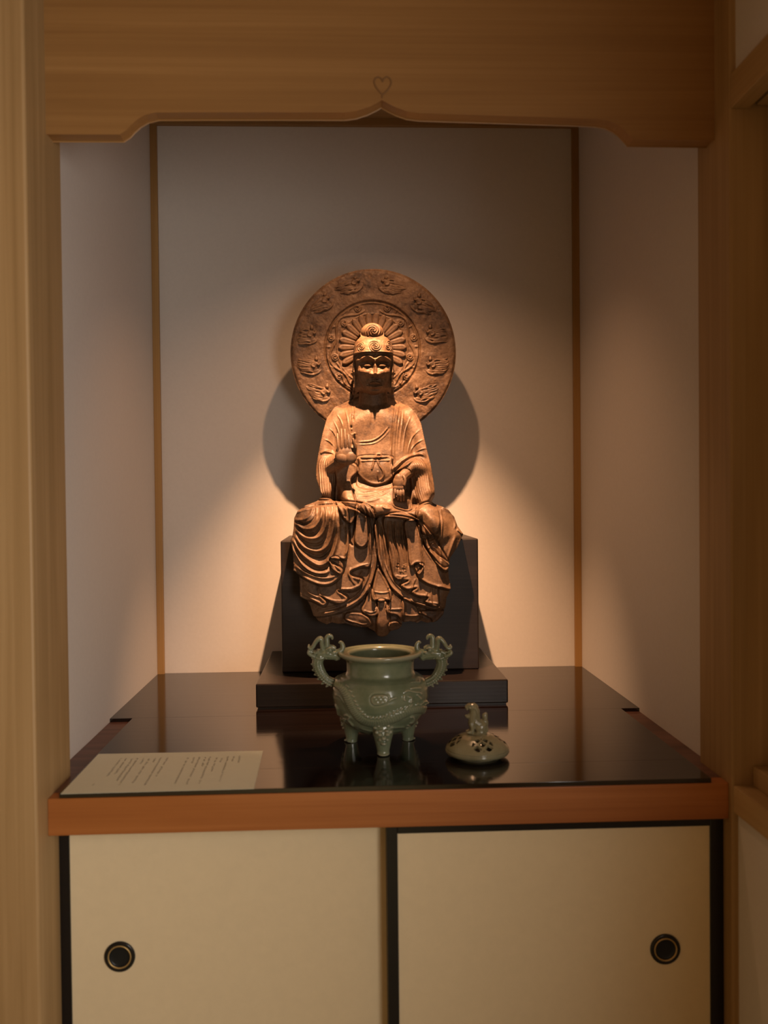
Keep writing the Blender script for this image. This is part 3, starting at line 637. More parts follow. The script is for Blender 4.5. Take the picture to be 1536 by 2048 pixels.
# ---- head
HO = [(745, 643), (757, 645), (766, 652.5), (769, 662), (768, 671), (776, 675), (783, 682.5), (786.5, 692), (787.5, 705), (789, 720), (790, 735), (792.5, 739.5), (793, 743), (789.5, 746), (788, 757), (788.5, 770), (790.5, 781), (786.5, 787), (781.5, 783), (778, 779),
      (770, 784), (759, 787.5), (748, 789), (737, 787.5), (726, 784), (717, 779), (713, 783), (708.5, 787), (704.5, 782), (706.5, 770), (708, 757), (705.5, 746), (701.5, 743.5), (701.5, 740), (705, 736), (706, 720), (706.5, 705), (707.5, 692), (711, 682.5), (718, 675.5), (722, 671), (721, 662), (724, 652.5), (733, 645)]
h = Relief(699, 796, 640, 806, .36); sdh = h.sd(HO); U2, V2 = h.U, h.V
row = np.array([[643, 4], [650, 8], [661, 12], [668, 20], [674, 32], [682, 44], [692, 51.5], [702, 54], [706.6, 54.5], [708.6, 41], [716, 45], [721, 46.5], [727, 42.5], [737, 39.5], [745, 41], [751, 40.6], [757, 37.6], [764, 33], [771, 28.5], [779, 22.5], [786, 14], [803, 6]])
hw = np.array([[643, 30], [668, 36], [690, 40.5], [706, 41.5], [735, 42], [760, 41], [775, 41], [803, 45]])
D = np.interp(V2 + .013*(U2-749.5)**2*sstep(V2, 736, 748)*sstep(-V2, -790, -760), row[:, 0], row[:, 1]); HW = np.interp(h.v, hw[:, 0], hw[:, 1])[:, None]
q = np.clip(1-np.abs((U2-747.3)/HW)**2.25, 0, 1)
h.H = 70 + D*np.sqrt(q)
FACE = [(717, 708), (778, 708), (779.5, 735), (776.5, 757), (769, 773), (759, 783), (748, 786.5), (737, 783), (727, 773), (719, 757), (716, 735)]
sf = h.sd(catmull(FACE, 5, True))
side = np.where((V2 > 708) & (V2 < 790), 1, 0)
h.H += side*(-9)*sstep(-sf, 0, 2.5)
h.H += side*sstep(sf, -1, 4)*2
h.H -= np.where(V2 > 770, 14*sstep(-sf, 0, 6)*sstep(V2, 770, 785), 0)
# ushnisha
q = 1-((U2-745)/23.5)**2-((V2-661.5)/19.5)**2
b = 75+32*np.sqrt(np.clip(q, 0, 1)); h.H = np.where(q > 0, np.maximum(h.H, b), h.H)
def curl(cx, cy, rx, ry, turns, arms, amp, sgn=1, ph=0):
    du, dv = (U2-cx)/rx, (V2-cy)/ry; r = np.hypot(du, dv); th = np.arctan2(dv, du)
    w = sstep(1-r, 0, .12)
    h.H += w*(amp*np.cos(2*math.pi*turns*r + sgn*arms*th + ph) + 1.2*(1-r*r))
curl(746.5, 662, 17.5, 17, 3.6, 3, 1.5, 1, .5)
curl(721.5, 695.5, 9, 10.5, 2.6, 3, 1.3, 1); curl(749.5, 695, 14, 13.2, 3.2, 3, 1.4, 1, 1); curl(777, 692, 7.6, 11.5, 2.6, 3, 1.3, -1)
h.ridge([(707, 705), (725, 707), (748, 708.2), (770, 706.5), (787, 704)], 1.6, 1.6, .02)
# face
for s in (-1, 1):
    cx = 749.5
    X = lambda d: cx+s*d
    h.ridge([(X(3), 724), (X(5.5), 719), (X(12), 715), (X(18), 714.5), (X(25), 718), (X(28), 722)], 2.2, 4.4, .12)          # brow
    h.gauss(X(15), 726.6, 11.5, 4.8, -14); h.gauss(X(5.5), 729, 3.6, 5, -6.5); h.gauss(X(25), 730, 6, 6, -3)
    h.gauss(X(15.3), 732.6, 7.6, 2.9, 9)                                                                                      # lid
    h.ridge([(X(5.5), 734.5), (X(11), 736.4), (X(17), 736.4), (X(24.5), 733)], 1.4, -5.2, .1)                                     # slit
    h.ridge([(X(6), 738.3), (X(13), 740.2), (X(22), 738)], 1.5, 1.2, .2)
    h.gauss(X(17), 746, 9, 6.5, 4.6)                                                                                           # cheek
    h.gauss(X(6.6), 750.5, 3.0, 3.2, 5.2); h.gauss(X(4), 754.2, 1.6, 1.2, -3.5)                                                  # nostril wing
    h.ridge([(X(10), 751), (X(14), 757), (X(15.5), 764)], 2, -2.2, .2)
    h.gauss(X(12.5), 769.5, 2.6, 2.0, -2.4); h.gauss(X(13), 772.5, 4, 3.2, 4.0)
    ex = 747.3+s*41
    h.ridge([(ex-s*1.5, 714), (ex, 724), (ex-s*.5, 736), (ex-s*1.5, 750), (ex-s*.8, 768), (ex+s*.8, 786)], 2.6, 7, .08)             # ear
    h.ridge([(ex-s*5, 716), (ex-s*3.5, 728), (ex-s*5, 744), (ex-s*5.5, 765)], 1.6, -3, .1)
    h.gauss(ex+s*2, 741.5, 2.4, 2.2, 6)
h.ridge([(749.5, 718), (749.5, 728), (750, 738), (750, 748), (750, 752.5)], 3.4, 5, .1); h.ridge([(749.8, 722), (750, 738), (750, 752)], 2.0, 4.6, .05)
h.gauss(750, 751.2, 3.6, 3.2, 6.5); h.H -= 6*np.exp(-((U2-750)/11)**2)*np.exp(-((V2-757.5)/2.8)**2)
h.ridge([(750, 757), (750, 765)], 1.4, -1.4, .1)
h.ridge([(738, 768.5), (744, 766.3), (748, 765.6), (750, 766.2), (752, 765.6), (756, 766.3), (762, 768.5)], 1.9, 4.2, .12)
h.ridge([(740, 773), (746, 774.6), (750, 775), (754, 774.6), (760, 773)], 2.1, 4.4, .15); h.ridge([(737, 769.6), (744, 770.3), (750, 770.6), (756, 770.3), (763, 769.6)], .9, -3, .08)
h.gauss(750, 778.6, 8, 1.6, -2.2); h.gauss(750, 783, 9, 3.6, 4.5); h.gauss(749.5, 711.5, 1.6, 1.6, 2)
h.grain(1.5, .28, 5); h.grain(4, .5, 6)
h.H = np.maximum(h.H, 40)
def head_xz(U_, V_):
    d = [FW[k] + RT[k]*(U_-768)/F - UP[k]*(V_-1024)/F for k in range(3)]; t = (.665-CAM[1])/d[1]; return CAM[0]+t*d[0], CAM[2]+t*d[2]
_bk = lambda U_, V_: 62-46*np.sqrt(np.clip(1-((U_-747)/46)**2-((V_-718)/80)**2, 0, 1))
link('head', h.mesh('head', sdh, head_xz, _bk), 'bronze', statue, smooth=True)

# ---- hands
def P3(u, v, H): return Vector(un(u, v, 1, YH-H/PXM))
px = 1/PXM
def hand(name, fingers, palm, thumb, wrist, label):
    bm = bmesh.new()
    for (pts, r) in fingers:
        c = catmull(pts, 3); n = len(c); bm_tube(bm, [P3(*p) for p in c], [r*px*(1.05-.3*i/(n-1)) for i in range(n)], 10)
    for (u, v, H, a, b, c) in palm: bm_ball(bm, P3(u, v, H), (a*px, c*px, b*px), 3)
    c = catmull(thumb[0], 3); n = len(c); bm_tube(bm, [P3(*p) for p in c], [thumb[1]*px*(1.15-.35*i/(n-1)) for i in range(n)], 10)
    c = catmull(wrist[0], 3); n = len(c); bm_tube(bm, [P3(*p) for p in c], list(np.linspace(wrist[1], wrist[2], n)*px), 12)
    o = fuse(name, bm, 'bronze', statue, .00085, 3); o['label'] = label; return o
c2p = lambda x, y: c2((x, y))[0]
fl = []
for (bx, by), (tx_, ty), r in (((470, 468), (464, 350), 3.0), ((500, 455), (495, 312), 3.3), ((530, 450), (524, 314), 3.3), ((560, 455), (554, 358), 3.2)):
    b_, t_ = c2p(bx, by), c2p(tx_, ty); m_ = ((b_[0]+t_[0])/2, (b_[1]+t_[1])/2)
    fl.append(([(b_[0], b_[1]+8, 148), (b_[0], b_[1]-2, 149.5), (m_[0], m_[1], 147), (t_[0], t_[1]+1, 140)], r))
pc = c2p(534, 528)
hand('hand', fl, [(pc[0], pc[1]+1, 146.5, 22, 19, 8), (pc[0]+9, pc[1]+5, 150.5, 12, 12.5, 6.5), (pc[0]-6, pc[1]+6, 149.8, 14, 11.5, 6), (pc[0]-1, pc[1]-8, 144.5, 20, 11, 6.5)],
     ([(*c2p(600, 510), 150), (*c2p(606, 465), 154), (*c2p(597, 420), 156), (*c2p(588, 392), 155)], 3.4), ([(660, 938, 100), (676, 926, 122), (690, 916, 142)], 13, 11), 'raised open hand with the palm facing outward')
fl = []
for x, yb_, ye in ((930, 808, 868), (952, 812, 888), (975, 812, 898), (998, 808, 895)):
    a_, b_ = c2p(x, yb_), c2p(x+2, ye)
    fl.append(([(a_[0], a_[1]-5, 136), (a_[0], a_[1]+2, 144), (b_[0], (a_[1]+b_[1])/2, 147), (b_[0], b_[1], 142)], 2.7))
pc = c2p(966, 760)
hand('hand', fl, [(pc[0], pc[1]-2, 136, 13.5, 16, 9), (pc[0]-1, pc[1]-9, 136, 10, 12, 8), (pc[0], pc[1]+8, 139, 13.5, 7, 6)],
     ([(*c2p(972, 690), 134), (*c2p(1000, 700), 141), (*c2p(1012, 730), 145), (*c2p(1006, 772), 146)], 3.4), ([(822, 942, 108), (812, 948, 120), (802, 958, 130)], 12, 11), 'lowered hand with fingers pointing down')

# ---- halo: tilted disc with relief, petals and small figures
HR = 165.5; HC = np.array(un(747, 707, 1, YH)); HS = np.linalg.norm(un(912, 707, 1, YH)-un(582, 707, 1, YH))/330.0    # metres per photo pixel
TILT = math.radians(5)
halo = empty('halo', Vector(HC)-wloc(statue)); halo.parent = statue; halo.rotation_euler = (TILT, 0, 0)
def haloP(du, dv, hgt): return (du*HS, -hgt*HS, -dv*HS)            # local to the halo empty
def hmesh(name, me, mat='bronze', smooth=True):
    me.materials.append(M[mat]); me.polygons.foreach_set('use_smooth', [smooth]*len(me.polygons))
    o = bpy.data.objects.new(name, me); COL.objects.link(o); o.parent = halo; return o
g = Relief(-170, 170, -170, 170, .8); rr_ = np.hypot(g.U, g.V); th = np.arctan2(g.V, g.U)
ICX, ICY = -2.0, -8.0
ri = np.hypot(g.U-ICX, g.V-ICY); ti = np.arctan2(g.V-ICY, g.U-ICX)
g.H = np.zeros_like(g.U) + 2.5*sstep(ri, 93, 97) - 3*np.exp(-((ri-95)/1.6)**2) + 2*np.exp(-((ri-91)/1.8)**2) + 1.6*np.exp(-((ri-70)/1.6)**2)
g.H -= 3*np.exp(-((rr_-165)/3)**2)
# vine scroll between the petals and the ring
for s in (-1, 1):
    P = []
    for k in range(60):
        a = math.radians(-80+k*4.1); r = 81+7*math.sin(a*6.5)
        P.append((ICX+s*r*math.cos(a), ICY+r*math.sin(a)))
    g.ridge(P, 1.7, 3, .02, sm=False)
    for k in range(8):
        a = math.radians(-70+k*27); r = 81 - 5*math.sin(a*6.5); cx, cy = ICX+s*r*math.cos(a), ICY+r*math.sin(a)
        sp = [(cx+(7.5-t*.5)*math.cos(t*1.05+a), cy+(7.5-t*.5)*math.sin(t*1.05+a)) for t in range(13)]
        g.ridge(sp, 1.3, 2.6, .1)
        for j in range(6): g.gauss(cx+3*math.cos(j*1.05), cy+3*math.sin(j*1.05), 1.5, 1.5, 1.6)
        b = a+.22; g.gauss(ICX+s*88*math.cos(b), ICY+88*math.sin(b), 4, 2, 2, b)
g.grain(2.5, .5, 11); g.grain(6, .9, 12); g.grain(16, 2.0, 13)
wob = 0.6*np.sin(th*7)+.5*np.sin(th*13+1)
def hx(U_, V_): return U_*HS, -V_*HS
me = g.mesh('halo_disc', HR-rr_, hx, lambda a, b: np.full(a.shape, -14.0), 0.0, 1/HS); hmesh('halo_disc', me)
# lotus petals
NP = 26
def petal_mesh(L, wd):
    V = []; Fc = []; nu, nv = 11, 9
    for side_ in (0, 1):
        for i in range(nu):
            t = i/(nu-1); w = wd*(.62+.38*math.sin(min(1, t*1.15)*math.pi*.62)) * (1 if t < .72 else math.sqrt(max(0.02, 1-((t-.72)/.29)**2)))
            for j in range(nv):
                s = j/(nv-1)*2-1
                hh = (1.0 + 2.5*(1-s*s) + .8*t*t - 1.1*math.exp(-(s/.22)**2)*(t < .9)) if side_ == 0 else -2.0
                V.append((s*w*HS, -hh*HS, t*L*HS))
    for side_ in (0, 1):
        o = side_*nu*nv
        for i in range(nu-1):
            for j in range(nv-1):
                f = (o+i*nv+j, o+i*nv+j+1, o+(i+1)*nv+j+1, o+(i+1)*nv+j); Fc.append(f if side_ == 0 else f[::-1])
    ring = [i for i in range(nv)] + [i*nv+nv-1 for i in range(1, nu)] + [(nu-1)*nv+j for j in range(nv-2, -1, -1)] + [i*nv for i in range(nu-2, 0, -1)]
    n = len(ring)
    for k in range(n): a, b = ring[k], ring[(k+1) % n]; Fc.append((b, a, a+nu*nv, b+nu*nv))
    me = bpy.data.meshes.new('lotus_petal'); me.from_pydata(V, [], Fc); me.update(); return me
pm = petal_mesh(33, 6.6); pm.materials.append(M['bronze']); pm.polygons.foreach_set('use_smooth', [True]*len(pm.polygons))
for k in range(NP):
    a = 2*math.pi*k/NP
    if math.sin(a) > .66: continue           # behind the neck
    o = bpy.data.objects.new('lotus_petal', pm); COL.objects.link(o); o.parent = halo
    r0 = 35; o.location = haloP(ICX+r0*math.cos(a), ICY-4+r0*math.sin(a), .5); o.rotation_euler = (0, a+math.pi/2, 0)
# ten small flying figures, each one skin
def figure(hx_, hy_, ang, L, wd, s, seed):
    rs = random.Random(seed); bm = bmesh.new()
    ca, sa = math.cos(ang), math.sin(ang)
    def Q(a, b, hh):
        x, y = hx_+a*ca-b*sa, hy_+a*sa+b*ca; r = math.hypot(x, y); f = 1 if r < 144 else (144+13*(1-math.exp(-(r-144)/13)))/r
        return Vector(haloP(x*f, y*f, hh))
    def tube(pts, rad, seg=8):
        c = catmull(pts, 4); rv = np.interp(np.linspace(0, 1, len(c)), np.linspace(0, 1, len(rad)), rad)*HS; bm_tube(bm, [Q(*p) for p in c], list(rv), seg)
    def lump(a, b, hh, ra, rb, rh): bm_ball(bm, Q(a, b, hh), (ra*HS, rh*HS, rb*HS), 3)
    lump(0, 0, 4.5, 3.8, 4.6, 4.2); lump(0, -4.6, 4.5, 2.4, 2.2, 2.6)                       # head and topknot
    lump(s*3, 9, 1.5, 7.5, 8, 5.5); lump(s*10, 16, .5, 15, 10, 5.5); lump(s*L*.55, 15, -.5, L*.42, 12, 4.2); lump(s*3, 23, 0, 14, 5.5, 4.5)     # body, lap and robe
    tube([(s*1, 7, 4), (-s*5, 11, 5.5), (-s*8, 6, 5.5)], [2.6, 2.2, 1.6]); tube([(s*4, 8, 4), (s*9, 13, 6), (s*3, 16, 6.5)], [2.6, 2.2, 1.8])      # arms
    for k in range(9):                                                                          # wind-blown robe folds
        t = k/8; b = 3+26*t+rs.uniform(-1, 1); le = L*(1.04-.5*abs(t-.42)+rs.uniform(-.06, .06)); a0 = s*(5+rs.uniform(-3, 4)); w = rs.uniform(-2.2, 2.2)
        tube([(a0, b+1, 4.2), (s*le*.32, b+w, 5.0), (s*le*.62, b-1.5-w*.6, 4.0), (s*le*.86, b-3+w*.4, 2.4), (s*le, b-4.5, .4)], [1.1, 1.7, 1.6, 1.4, .7])
    tube([(-s*10, 20, 1.5), (-s*4, 27, 3), (s*8, 30, 3), (s*L*.5, 27, 2.4), (s*L*.85, 20, .8)], [1.4, 2.2, 2.2, 2.0, .9])                      # hem
    for v in bm.verts:                                                                          # nothing overhangs the rim
        r = math.hypot(v.co.x, v.co.z)/HS
        if r > 148: f = (148+12*(1-math.exp(-(r-148)/12)))/r; v.co.x *= f; v.co.z *= f
    me = from_bm(bm, 'tmpf'); tmp = bpy.data.objects.new('tmp', me); COL.objects.link(tmp)
    md = tmp.modifiers.new('r', 'REMESH'); md.mode = 'VOXEL'; md.voxel_size = .0010
    ms = tmp.modifiers.new('s', 'SMOOTH'); ms.iterations = 2; ms.factor = .5
    dg = bpy.context.evaluated_depsgraph_get(); dg.update(); m2 = bpy.data.meshes.new_from_object(tmp.evaluated_get(dg)); bpy.data.objects.remove(tmp)
    hmesh('relief_figure', m2)
FG = [((610, 145), -1, -.30), ((862, 150), 1, .30), ((365, 285), -1, -.42), ((1125, 300), 1, .42), ((262, 555), -1, -.1), ((1215, 548), 1, .1), ((295, 800), -1, .02), ((1215, 805), 1, -.02), ((378, 1020), -1, .16), ((1105, 1030), 1, -.16)]
for k, ((x, y), s, an) in enumerate(FG):
    u_, v_ = c1((x, y))[0]; figure((u_-747), (v_-707), an, (46 if k < 4 else 50), 27, s, k)

# ------------------------------------------------------------------ incense burner
BX, BY = .034, .232
def zp(v): return un(761, v, 1, BY)[2]
mp_ = np.linalg.norm(un(861, 1390, 1, BY)-un(761, 1390, 1, BY))/100.0         # metres per photo pixel at the burner
BXc = un(761, 1390, 1, BY)[0]; BX = BXc
prof = [(1465, 4), (1464, 28), (1459, 46), (1450, 62), (1437, 76), (1421, 87), (1405, 93), (1388, 95.5), (1373, 94.5), (1362, 91), (1354, 85), (1349.5, 78), (1347, 72), (1345, 68.5), (1340, 67), (1330, 67), (1320, 67.5), (1316, 69.5), (1313, 75), (1310.5, 81),
        (1308, 84), (1304.5, 85), (1301.5, 84), (1300.5, 81), (1302, 77), (1303.5, 70), (1303, 66), (1304, 62.5), (1308, 61), (1330, 61), (1350, 66), (1390, 85), (1430, 70), (1450, 40), (1452, 4)]
fine = []
for i in range(len(prof)-1):
    n = max(1, int(math.hypot(prof[i+1][0]-prof[i][0], prof[i+1][1]-prof[i][1])/(.9 if i < 14 else 2)))
    for k in range(n):
        t = k/n; fine.append((prof[i][0]*(1-t)+prof[i+1][0]*t, prof[i][1]*(1-t)+prof[i+1][1]*t))
fine.append(prof[-1])
for _ in range(3):
    f2 = fine[:]
    for i in range(1, len(fine)-1): f2[i] = tuple((fine[i-1][j]+2*fine[i][j]+fine[i+1][j])/4 for j in (0, 1))
    fine = f2
nout = max(i for i, p in enumerate(fine) if p[0] > 1346 and i < len(fine)*.55)
# relief map of the belly, drawn as the photograph shows it
b = Relief(660, 864, 1340, 1470, .7)
c7 = lambda *p: [(650+x/6.678, 1360+y/6.678) for x, y in p]
spine = c7((130, -10), (215, 5), (290, 90), (345, 210), (405, 310), (500, 400), (620, 430), (760, 415), (900, 365), (1040, 315), (1160, 300), (1270, 335), (1330, 420))
b.cap(spine, [9, 9.5, 9.5, 10, 10.5, 11, 10, 9, 8, 7], [0, 0], 3.6, 1)
sp = catmull(spine, 14); acc = 0
for i in range(4, len(sp)-2):
    acc += np.linalg.norm(sp[i]-sp[i-1])
    if acc > 7.5:
        acc = 0; t = sp[i+1]-sp[i-1]; t /= np.linalg.norm(t); n = np.array([t[1], -t[0]]); q = sp[i]+n*9
        b.ridge([tuple(q-t*2), tuple(q+n*2.5+t*1), tuple(q+n*4+t*5)], 1.6, 3.2, .2)
for i in range(6, len(sp)-4, 3):
    t = sp[i+1]-sp[i-1]; t /= np.linalg.norm(t); n = np.array([t[1], -t[0]]); b.ridge([tuple(sp[i]-n*7), tuple(sp[i]+t*1.5), tuple(sp[i]+n*7)], 1.0, .7, .1)
b.ridge(c7((430, 520), (560, 560), (700, 565), (800, 530)), 3, 2.4, .2); b.ridge(c7((760, 540), (880, 515), (1000, 530), (1060, 560)), 3, 2.4, .2); b.ridge(c7((120, 150), (190, 125), (250, 180), (310, 300), (370, 420)), 2, 1.6, .15)
b.lay(c7((600, 100), (640, 60), (720, 55), (790, 60), (815, 95), (790, 150), (700, 180), (620, 175)), 2.2, 2, .6, 1)
for k in range(9): 
    q = c7((640+k*18, 85+(k % 3)*30))[0]; b.gauss(q[0], q[1], 1.6, 1.6, 1.2)
b.ridge(c7((790, 150), (870, 110), (940, 100)), 2, 2, .2)
for q in (((250, 390), (290, 360), (330, 380), (310, 430), (350, 480), (380, 540)), ((300, 430), (250, 440), (280, 490)), ((140, 260), (170, 310), (180, 400), (200, 440)), ((1090, 400), (1130, 390), (1150, 440), (1120, 490), (1090, 470)), ((1060, 500), (1100, 560), (1040, 570)),
          ((1010, 60), (1060, 30), (1150, 60), (1230, 90), (1260, 140)), ((1020, 70), (1015, 130), (1040, 150)), ((1070, 100), (1110, 130), (1100, 180), (1140, 160)), ((1090, 10), (1180, 20), (1260, 40)), ((1180, 90), (1250, 180)), ((1100, -60), (1200, -40), (1250, -20)), ((1260, 220), (1320, 240), (1350, 290))):
    b.ridge(c7(*q), 1.8, 3.2, .12)
b.H += 0
SEG = 420
V = []; Fc = []
for i, (v, hw_) in enumerate(fine):
    for k in range(SEG):
        a = 2*math.pi*k/SEG; r = hw_; ca = math.cos(a); 
        if i <= nout and 1344 < v < 1462:
            uu = 761+hw_*ca; ii = int(np.clip((v-b.v[0])/b.res, 0, len(b.v)-1)); jj = int(np.clip((uu-b.u[0])/b.res, 0, len(b.u)-1))
            r = hw_ + 1.0*float(b.H[ii, jj])
        V.append((BX+r*mp_*ca, BY+r*mp_*math.sin(a), zp(v)))
for i in range(len(fine)-1):
    for k in range(SEG): Fc.append((i*SEG+k, i*SEG+(k+1) % SEG, (i+1)*SEG+(k+1) % SEG, (i+1)*SEG+k))
burner = empty('incense_burner', (BX, BY, TB), 'green celadon tripod incense burner with two dragon handles', 'incense burner')
me = bpy.data.meshes.new('bowl'); me.from_pydata(V, [], Fc); me.update(); link('bowl', me, 'celadon', burner, smooth=True)
# legs with lion masks
fr_ = un(765, 1509, 2, TB)
for k in range(3):
    a = -math.pi/2 + .03 + k*2*math.pi/3; bm = bmesh.new()
    out = Vector((math.cos(a), math.sin(a), 0)); sdv = Vector((-out.y, out.x, 0)); q = mp_
    def LP(o, s, z): return Vector((BX, BY, TB)) + out*o*q + sdv*s*q + Vector((0, 0, z*q))
    bm_tube(bm, [LP(50, 0, 66), LP(60, 0, 54), LP(65, 0, 38), LP(66, 0, 22), LP(66, 0, 8), LP(67, 0, 1.5)], [22*q, 23*q, 19*q, 15*q, 12*q, 12.5*q], 16)
    for s in (-1, 1):
        bm_ball(bm, LP(84, s*7, 44), (5*q, 5*q, 4*q)); bm_ball(bm, LP(84, s*6, 51), (5*q, 4*q, 2.4*q)); bm_ball(bm, LP(82, s*13, 48), (4*q, 4*q, 4.5*q))
        bm_ball(bm, LP(83, s*6, 34), (4.5*q, 4*q, 3.5*q)); bm_ball(bm, LP(76, s*15, 56), (5*q, 5*q, 4*q)); bm_ball(bm, LP(80, s*9, 60), (4*q, 4*q, 3.4*q))
    bm_ball(bm, LP(86, 0, 37), (5*q, 4.5*q, 4.5*q)); bm_ball(bm, LP(82, 0, 26), (6*q, 5*q, 3.2*q)); bm_ball(bm, LP(78, 0, 62), (5*q, 4*q, 5*q)); bm_ball(bm, LP(72, 0, 3), (11*q, 10*q, 3*q))
    for v in bm.verts:
        if v.co.z < TB+.0003: v.co.z = TB+.0003
    fuse('leg', bm, 'celadon', burner, .0010, 2)
# dragon handles (built on one side, mirrored for the other)
def dragon(sgn):
    bm = bmesh.new()
    def G(x, y, d=0):
        u_, v_ = 600+x/12.8, 1250+y/12.8; u_ = u_ if sgn < 0 else 2*759.5-u_
        p = un(u_, v_, 1, BY); return Vector((p[0], BY+d*mp_, p[2]))
    def tb(pts, rad, seg=10):
        c = catmull(pts, 5); rv = np.interp(np.linspace(0, 1, len(c)), np.linspace(0, 1, len(rad)), rad)*mp_
        bm_tube(bm, [G(p[0], p[1], p[2] if len(p) > 2 else 0) for p in c], list(rv), seg)
    ball = lambda x, y, d, a, bb, c: bm_ball(bm, G(x, y, d), (a*mp_, c*mp_, bb*mp_))
    neck = [(900, 1490), (780, 1450), (650, 1370), (540, 1230), (475, 1090), (455, 960), (480, 850), (540, 770)]
    tb(neck, [8.5, 8, 9, 10.5, 11, 11, 11, 11], 14)
    tb([(480, 760), (620, 740), (780, 760), (900, 790), (980, 850)], [11, 12, 10.5, 9, 7])          # skull and muzzle reaching the rim
    cn = catmull(neck, 6); acc = 0
    for i in range(3, len(cn)-1):
        t = cn[i+1]-cn[i-1]; t = t/np.linalg.norm(t); n = np.array([t[1], -t[0]]); n = n if n[0] < 0 or n[1] > .3 else -n
        acc += np.linalg.norm(cn[i]-cn[i-1])
        if acc > 95:
            acc = 0; q0 = cn[i]+n*120; q1 = cn[i]+n*178+t*25; tb([tuple(q0), tuple((q0+q1)/2), tuple(q1)], [3, 2.4, 1.0], 6)
        for d in (-1, 1):
            for w in (-.55, 0, .55):
                q = cn[i]+n*130*w; 
                if i % 2 == 0: ball(q[0], q[1], d*(10.2 if w == 0 else 8.2), 2.2, 1.8, 1.6)
    for d in (-1, 1):
        tb([(590, 640, d*4), (560, 480, d*6), (555, 370, d*7), (490, 350, d*7.5), (400, 440, d*8), (330, 560, d*8), (270, 590, d*8.5), (228, 560, d*8.5), (222, 520, d*8.5)], [4.5, 4.2, 4, 4, 3.8, 3.4, 2.8, 2.4, 1.8], 8)   # horn
        tb([(380, 790, d*9), (290, 750, d*10), (228, 700, d*10), (245, 650, d*9.5), (330, 680, d*9)], [4.5, 3.8, 3.4, 2.6, 1.6], 8)      # ear and mane tufts
        tb([(480, 660, d*8), (400, 700, d*9), (350, 660, d*9)], [4, 3, 1.5], 8); tb([(600, 820, d*8), (500, 840, d*10), (400, 800, d*10)], [3.4, 3, 1.6], 8)
        ball(770, 630, d*8.5, 4.2, 3.6, 3.6); tb([(680, 620, d*8), (760, 570, d*9.5), (860, 590, d*8)], [2.2, 2.6, 1.8], 8); ball(700, 700, d*9, 5, 4, 3); ball(860, 700, d*7, 5, 4, 3.5)
        tb([(660, 740, d*9), (640, 800, d*9), (680, 850, d*8)], [1.8, 1.8, 1.4], 6)
    tb([(690, 600), (690, 420), (690, 330), (740, 275), (800, 290), (825, 340), (812, 365)], [6, 5.4, 5, 4.4, 3.8, 2.8, 1.6])                # crest curl
    tb([(880, 740), (1000, 680), (1080, 620), (1095, 540), (1070, 470), (1030, 440), (995, 462)], [7, 6.2, 5.4, 4.8, 4.2, 3.2, 1.8])             # curled snout
    tb([(700, 640), (800, 560), (900, 600)], [5, 5, 4]); ball(640, 680, 0, 13, 9, 10)
    fuse('dragon_handle', bm, 'celadon', burner, .00075, 1)
dragon(-1); dragon(1)

# ------------------------------------------------------------------ pierced lid with a lion knob
LYc = .150; lc = un(954.5, 1500, 1, LYc); LX = lc[0]
ml = np.linalg.norm(un(1054.5, 1500, 1, LYc)-un(954.5, 1500, 1, LYc))/100.0
lid = empty('burner_lid', (LX, LYc, TB), 'pale celadon incense burner lid with a lion knob lying on the board', 'lid')
lp = [(0, 47), (14, 46.5), (26, 44.5), (38, 40.5), (48, 34.5), (55, 28.5), (60, 22.5), (62.3, 18.5), (61.8, 17.2), (63, 15.6), (63.2, 12), (61, 8.5), (54, 5.4), (46, 3.4), (43, 2.4), (42.5, .6), (40.5, .6), (41, 4.5), (52, 8), (58, 12), (58.8, 17), (56.5, 22), (52, 27), (45.5, 32.5), (36.5, 37.5), (25, 41.2), (13, 43.2), (0, 43.6)]
fl_ = []
for i in range(len(lp)-1):
    n = max(1, int(math.hypot(lp[i+1][0]-lp[i][0], lp[i+1][1]-lp[i][1])/.55))
    for k in range(n):
        t = k/n; fl_.append((lp[i][0]*(1-t)+lp[i+1][0]*t, lp[i][1]*(1-t)+lp[i+1][1]*t))
fl_.append(lp[-1]); SEG = 640
def hole(a, r):
    """openwork: four groups of diamond lattice"""
    if r < 27 or r > 57.5: return False
    for c in range(4):
        a0 = -math.pi/2 + .085 + c*math.pi/2; da = (a-a0+math.pi) % (2*math.pi)-math.pi
        x = da*46; y = (r-45)*1.15
        if x*x/21**2 + y*y/16.5**2 > 1: continue
        p, q = (x+y)/1.414, (x-y)/1.414; s = 14.5
        if abs((p/s+.5) % 1-.5)*s < 5.3 and abs((q/s+.5) % 1-.5)*s < 5.3: return True
    return False
V = []; Fc = []
for (r, z) in fl_:
    for k in range(SEG):
        a = 2*math.pi*k/SEG; V.append((LX+r*ml*math.cos(a), LYc+r*ml*math.sin(a), TB+z*ml))
keep = lambda i, k: not (hole(2*math.pi*(k+.5)/SEG, fl_[i][0]) and fl_[i][1] > 18)
kk = np.array([[keep(i, k) for k in range(SEG)] for i in range(len(fl_)-1)])
for i in range(len(fl_)-1):
    for k in range(SEG):
        if kk[i, k]: Fc.append((i*SEG+k, i*SEG+(k+1) % SEG, (i+1)*SEG+(k+1) % SEG, (i+1)*SEG+k))
me = bpy.data.meshes.new('pierced_dome'); me.from_pydata(V, [], Fc); me.update(); link('pierced_dome', me, 'celadon_lid', lid, smooth=True)
bm = bmesh.new()
def K(x, y, d=0):
    u_, v_ = 880+x/10.24, 1390+y/10.24; p = un(u_, v_, 1, LYc); return Vector((p[0], LYc+d*ml, p[2]))
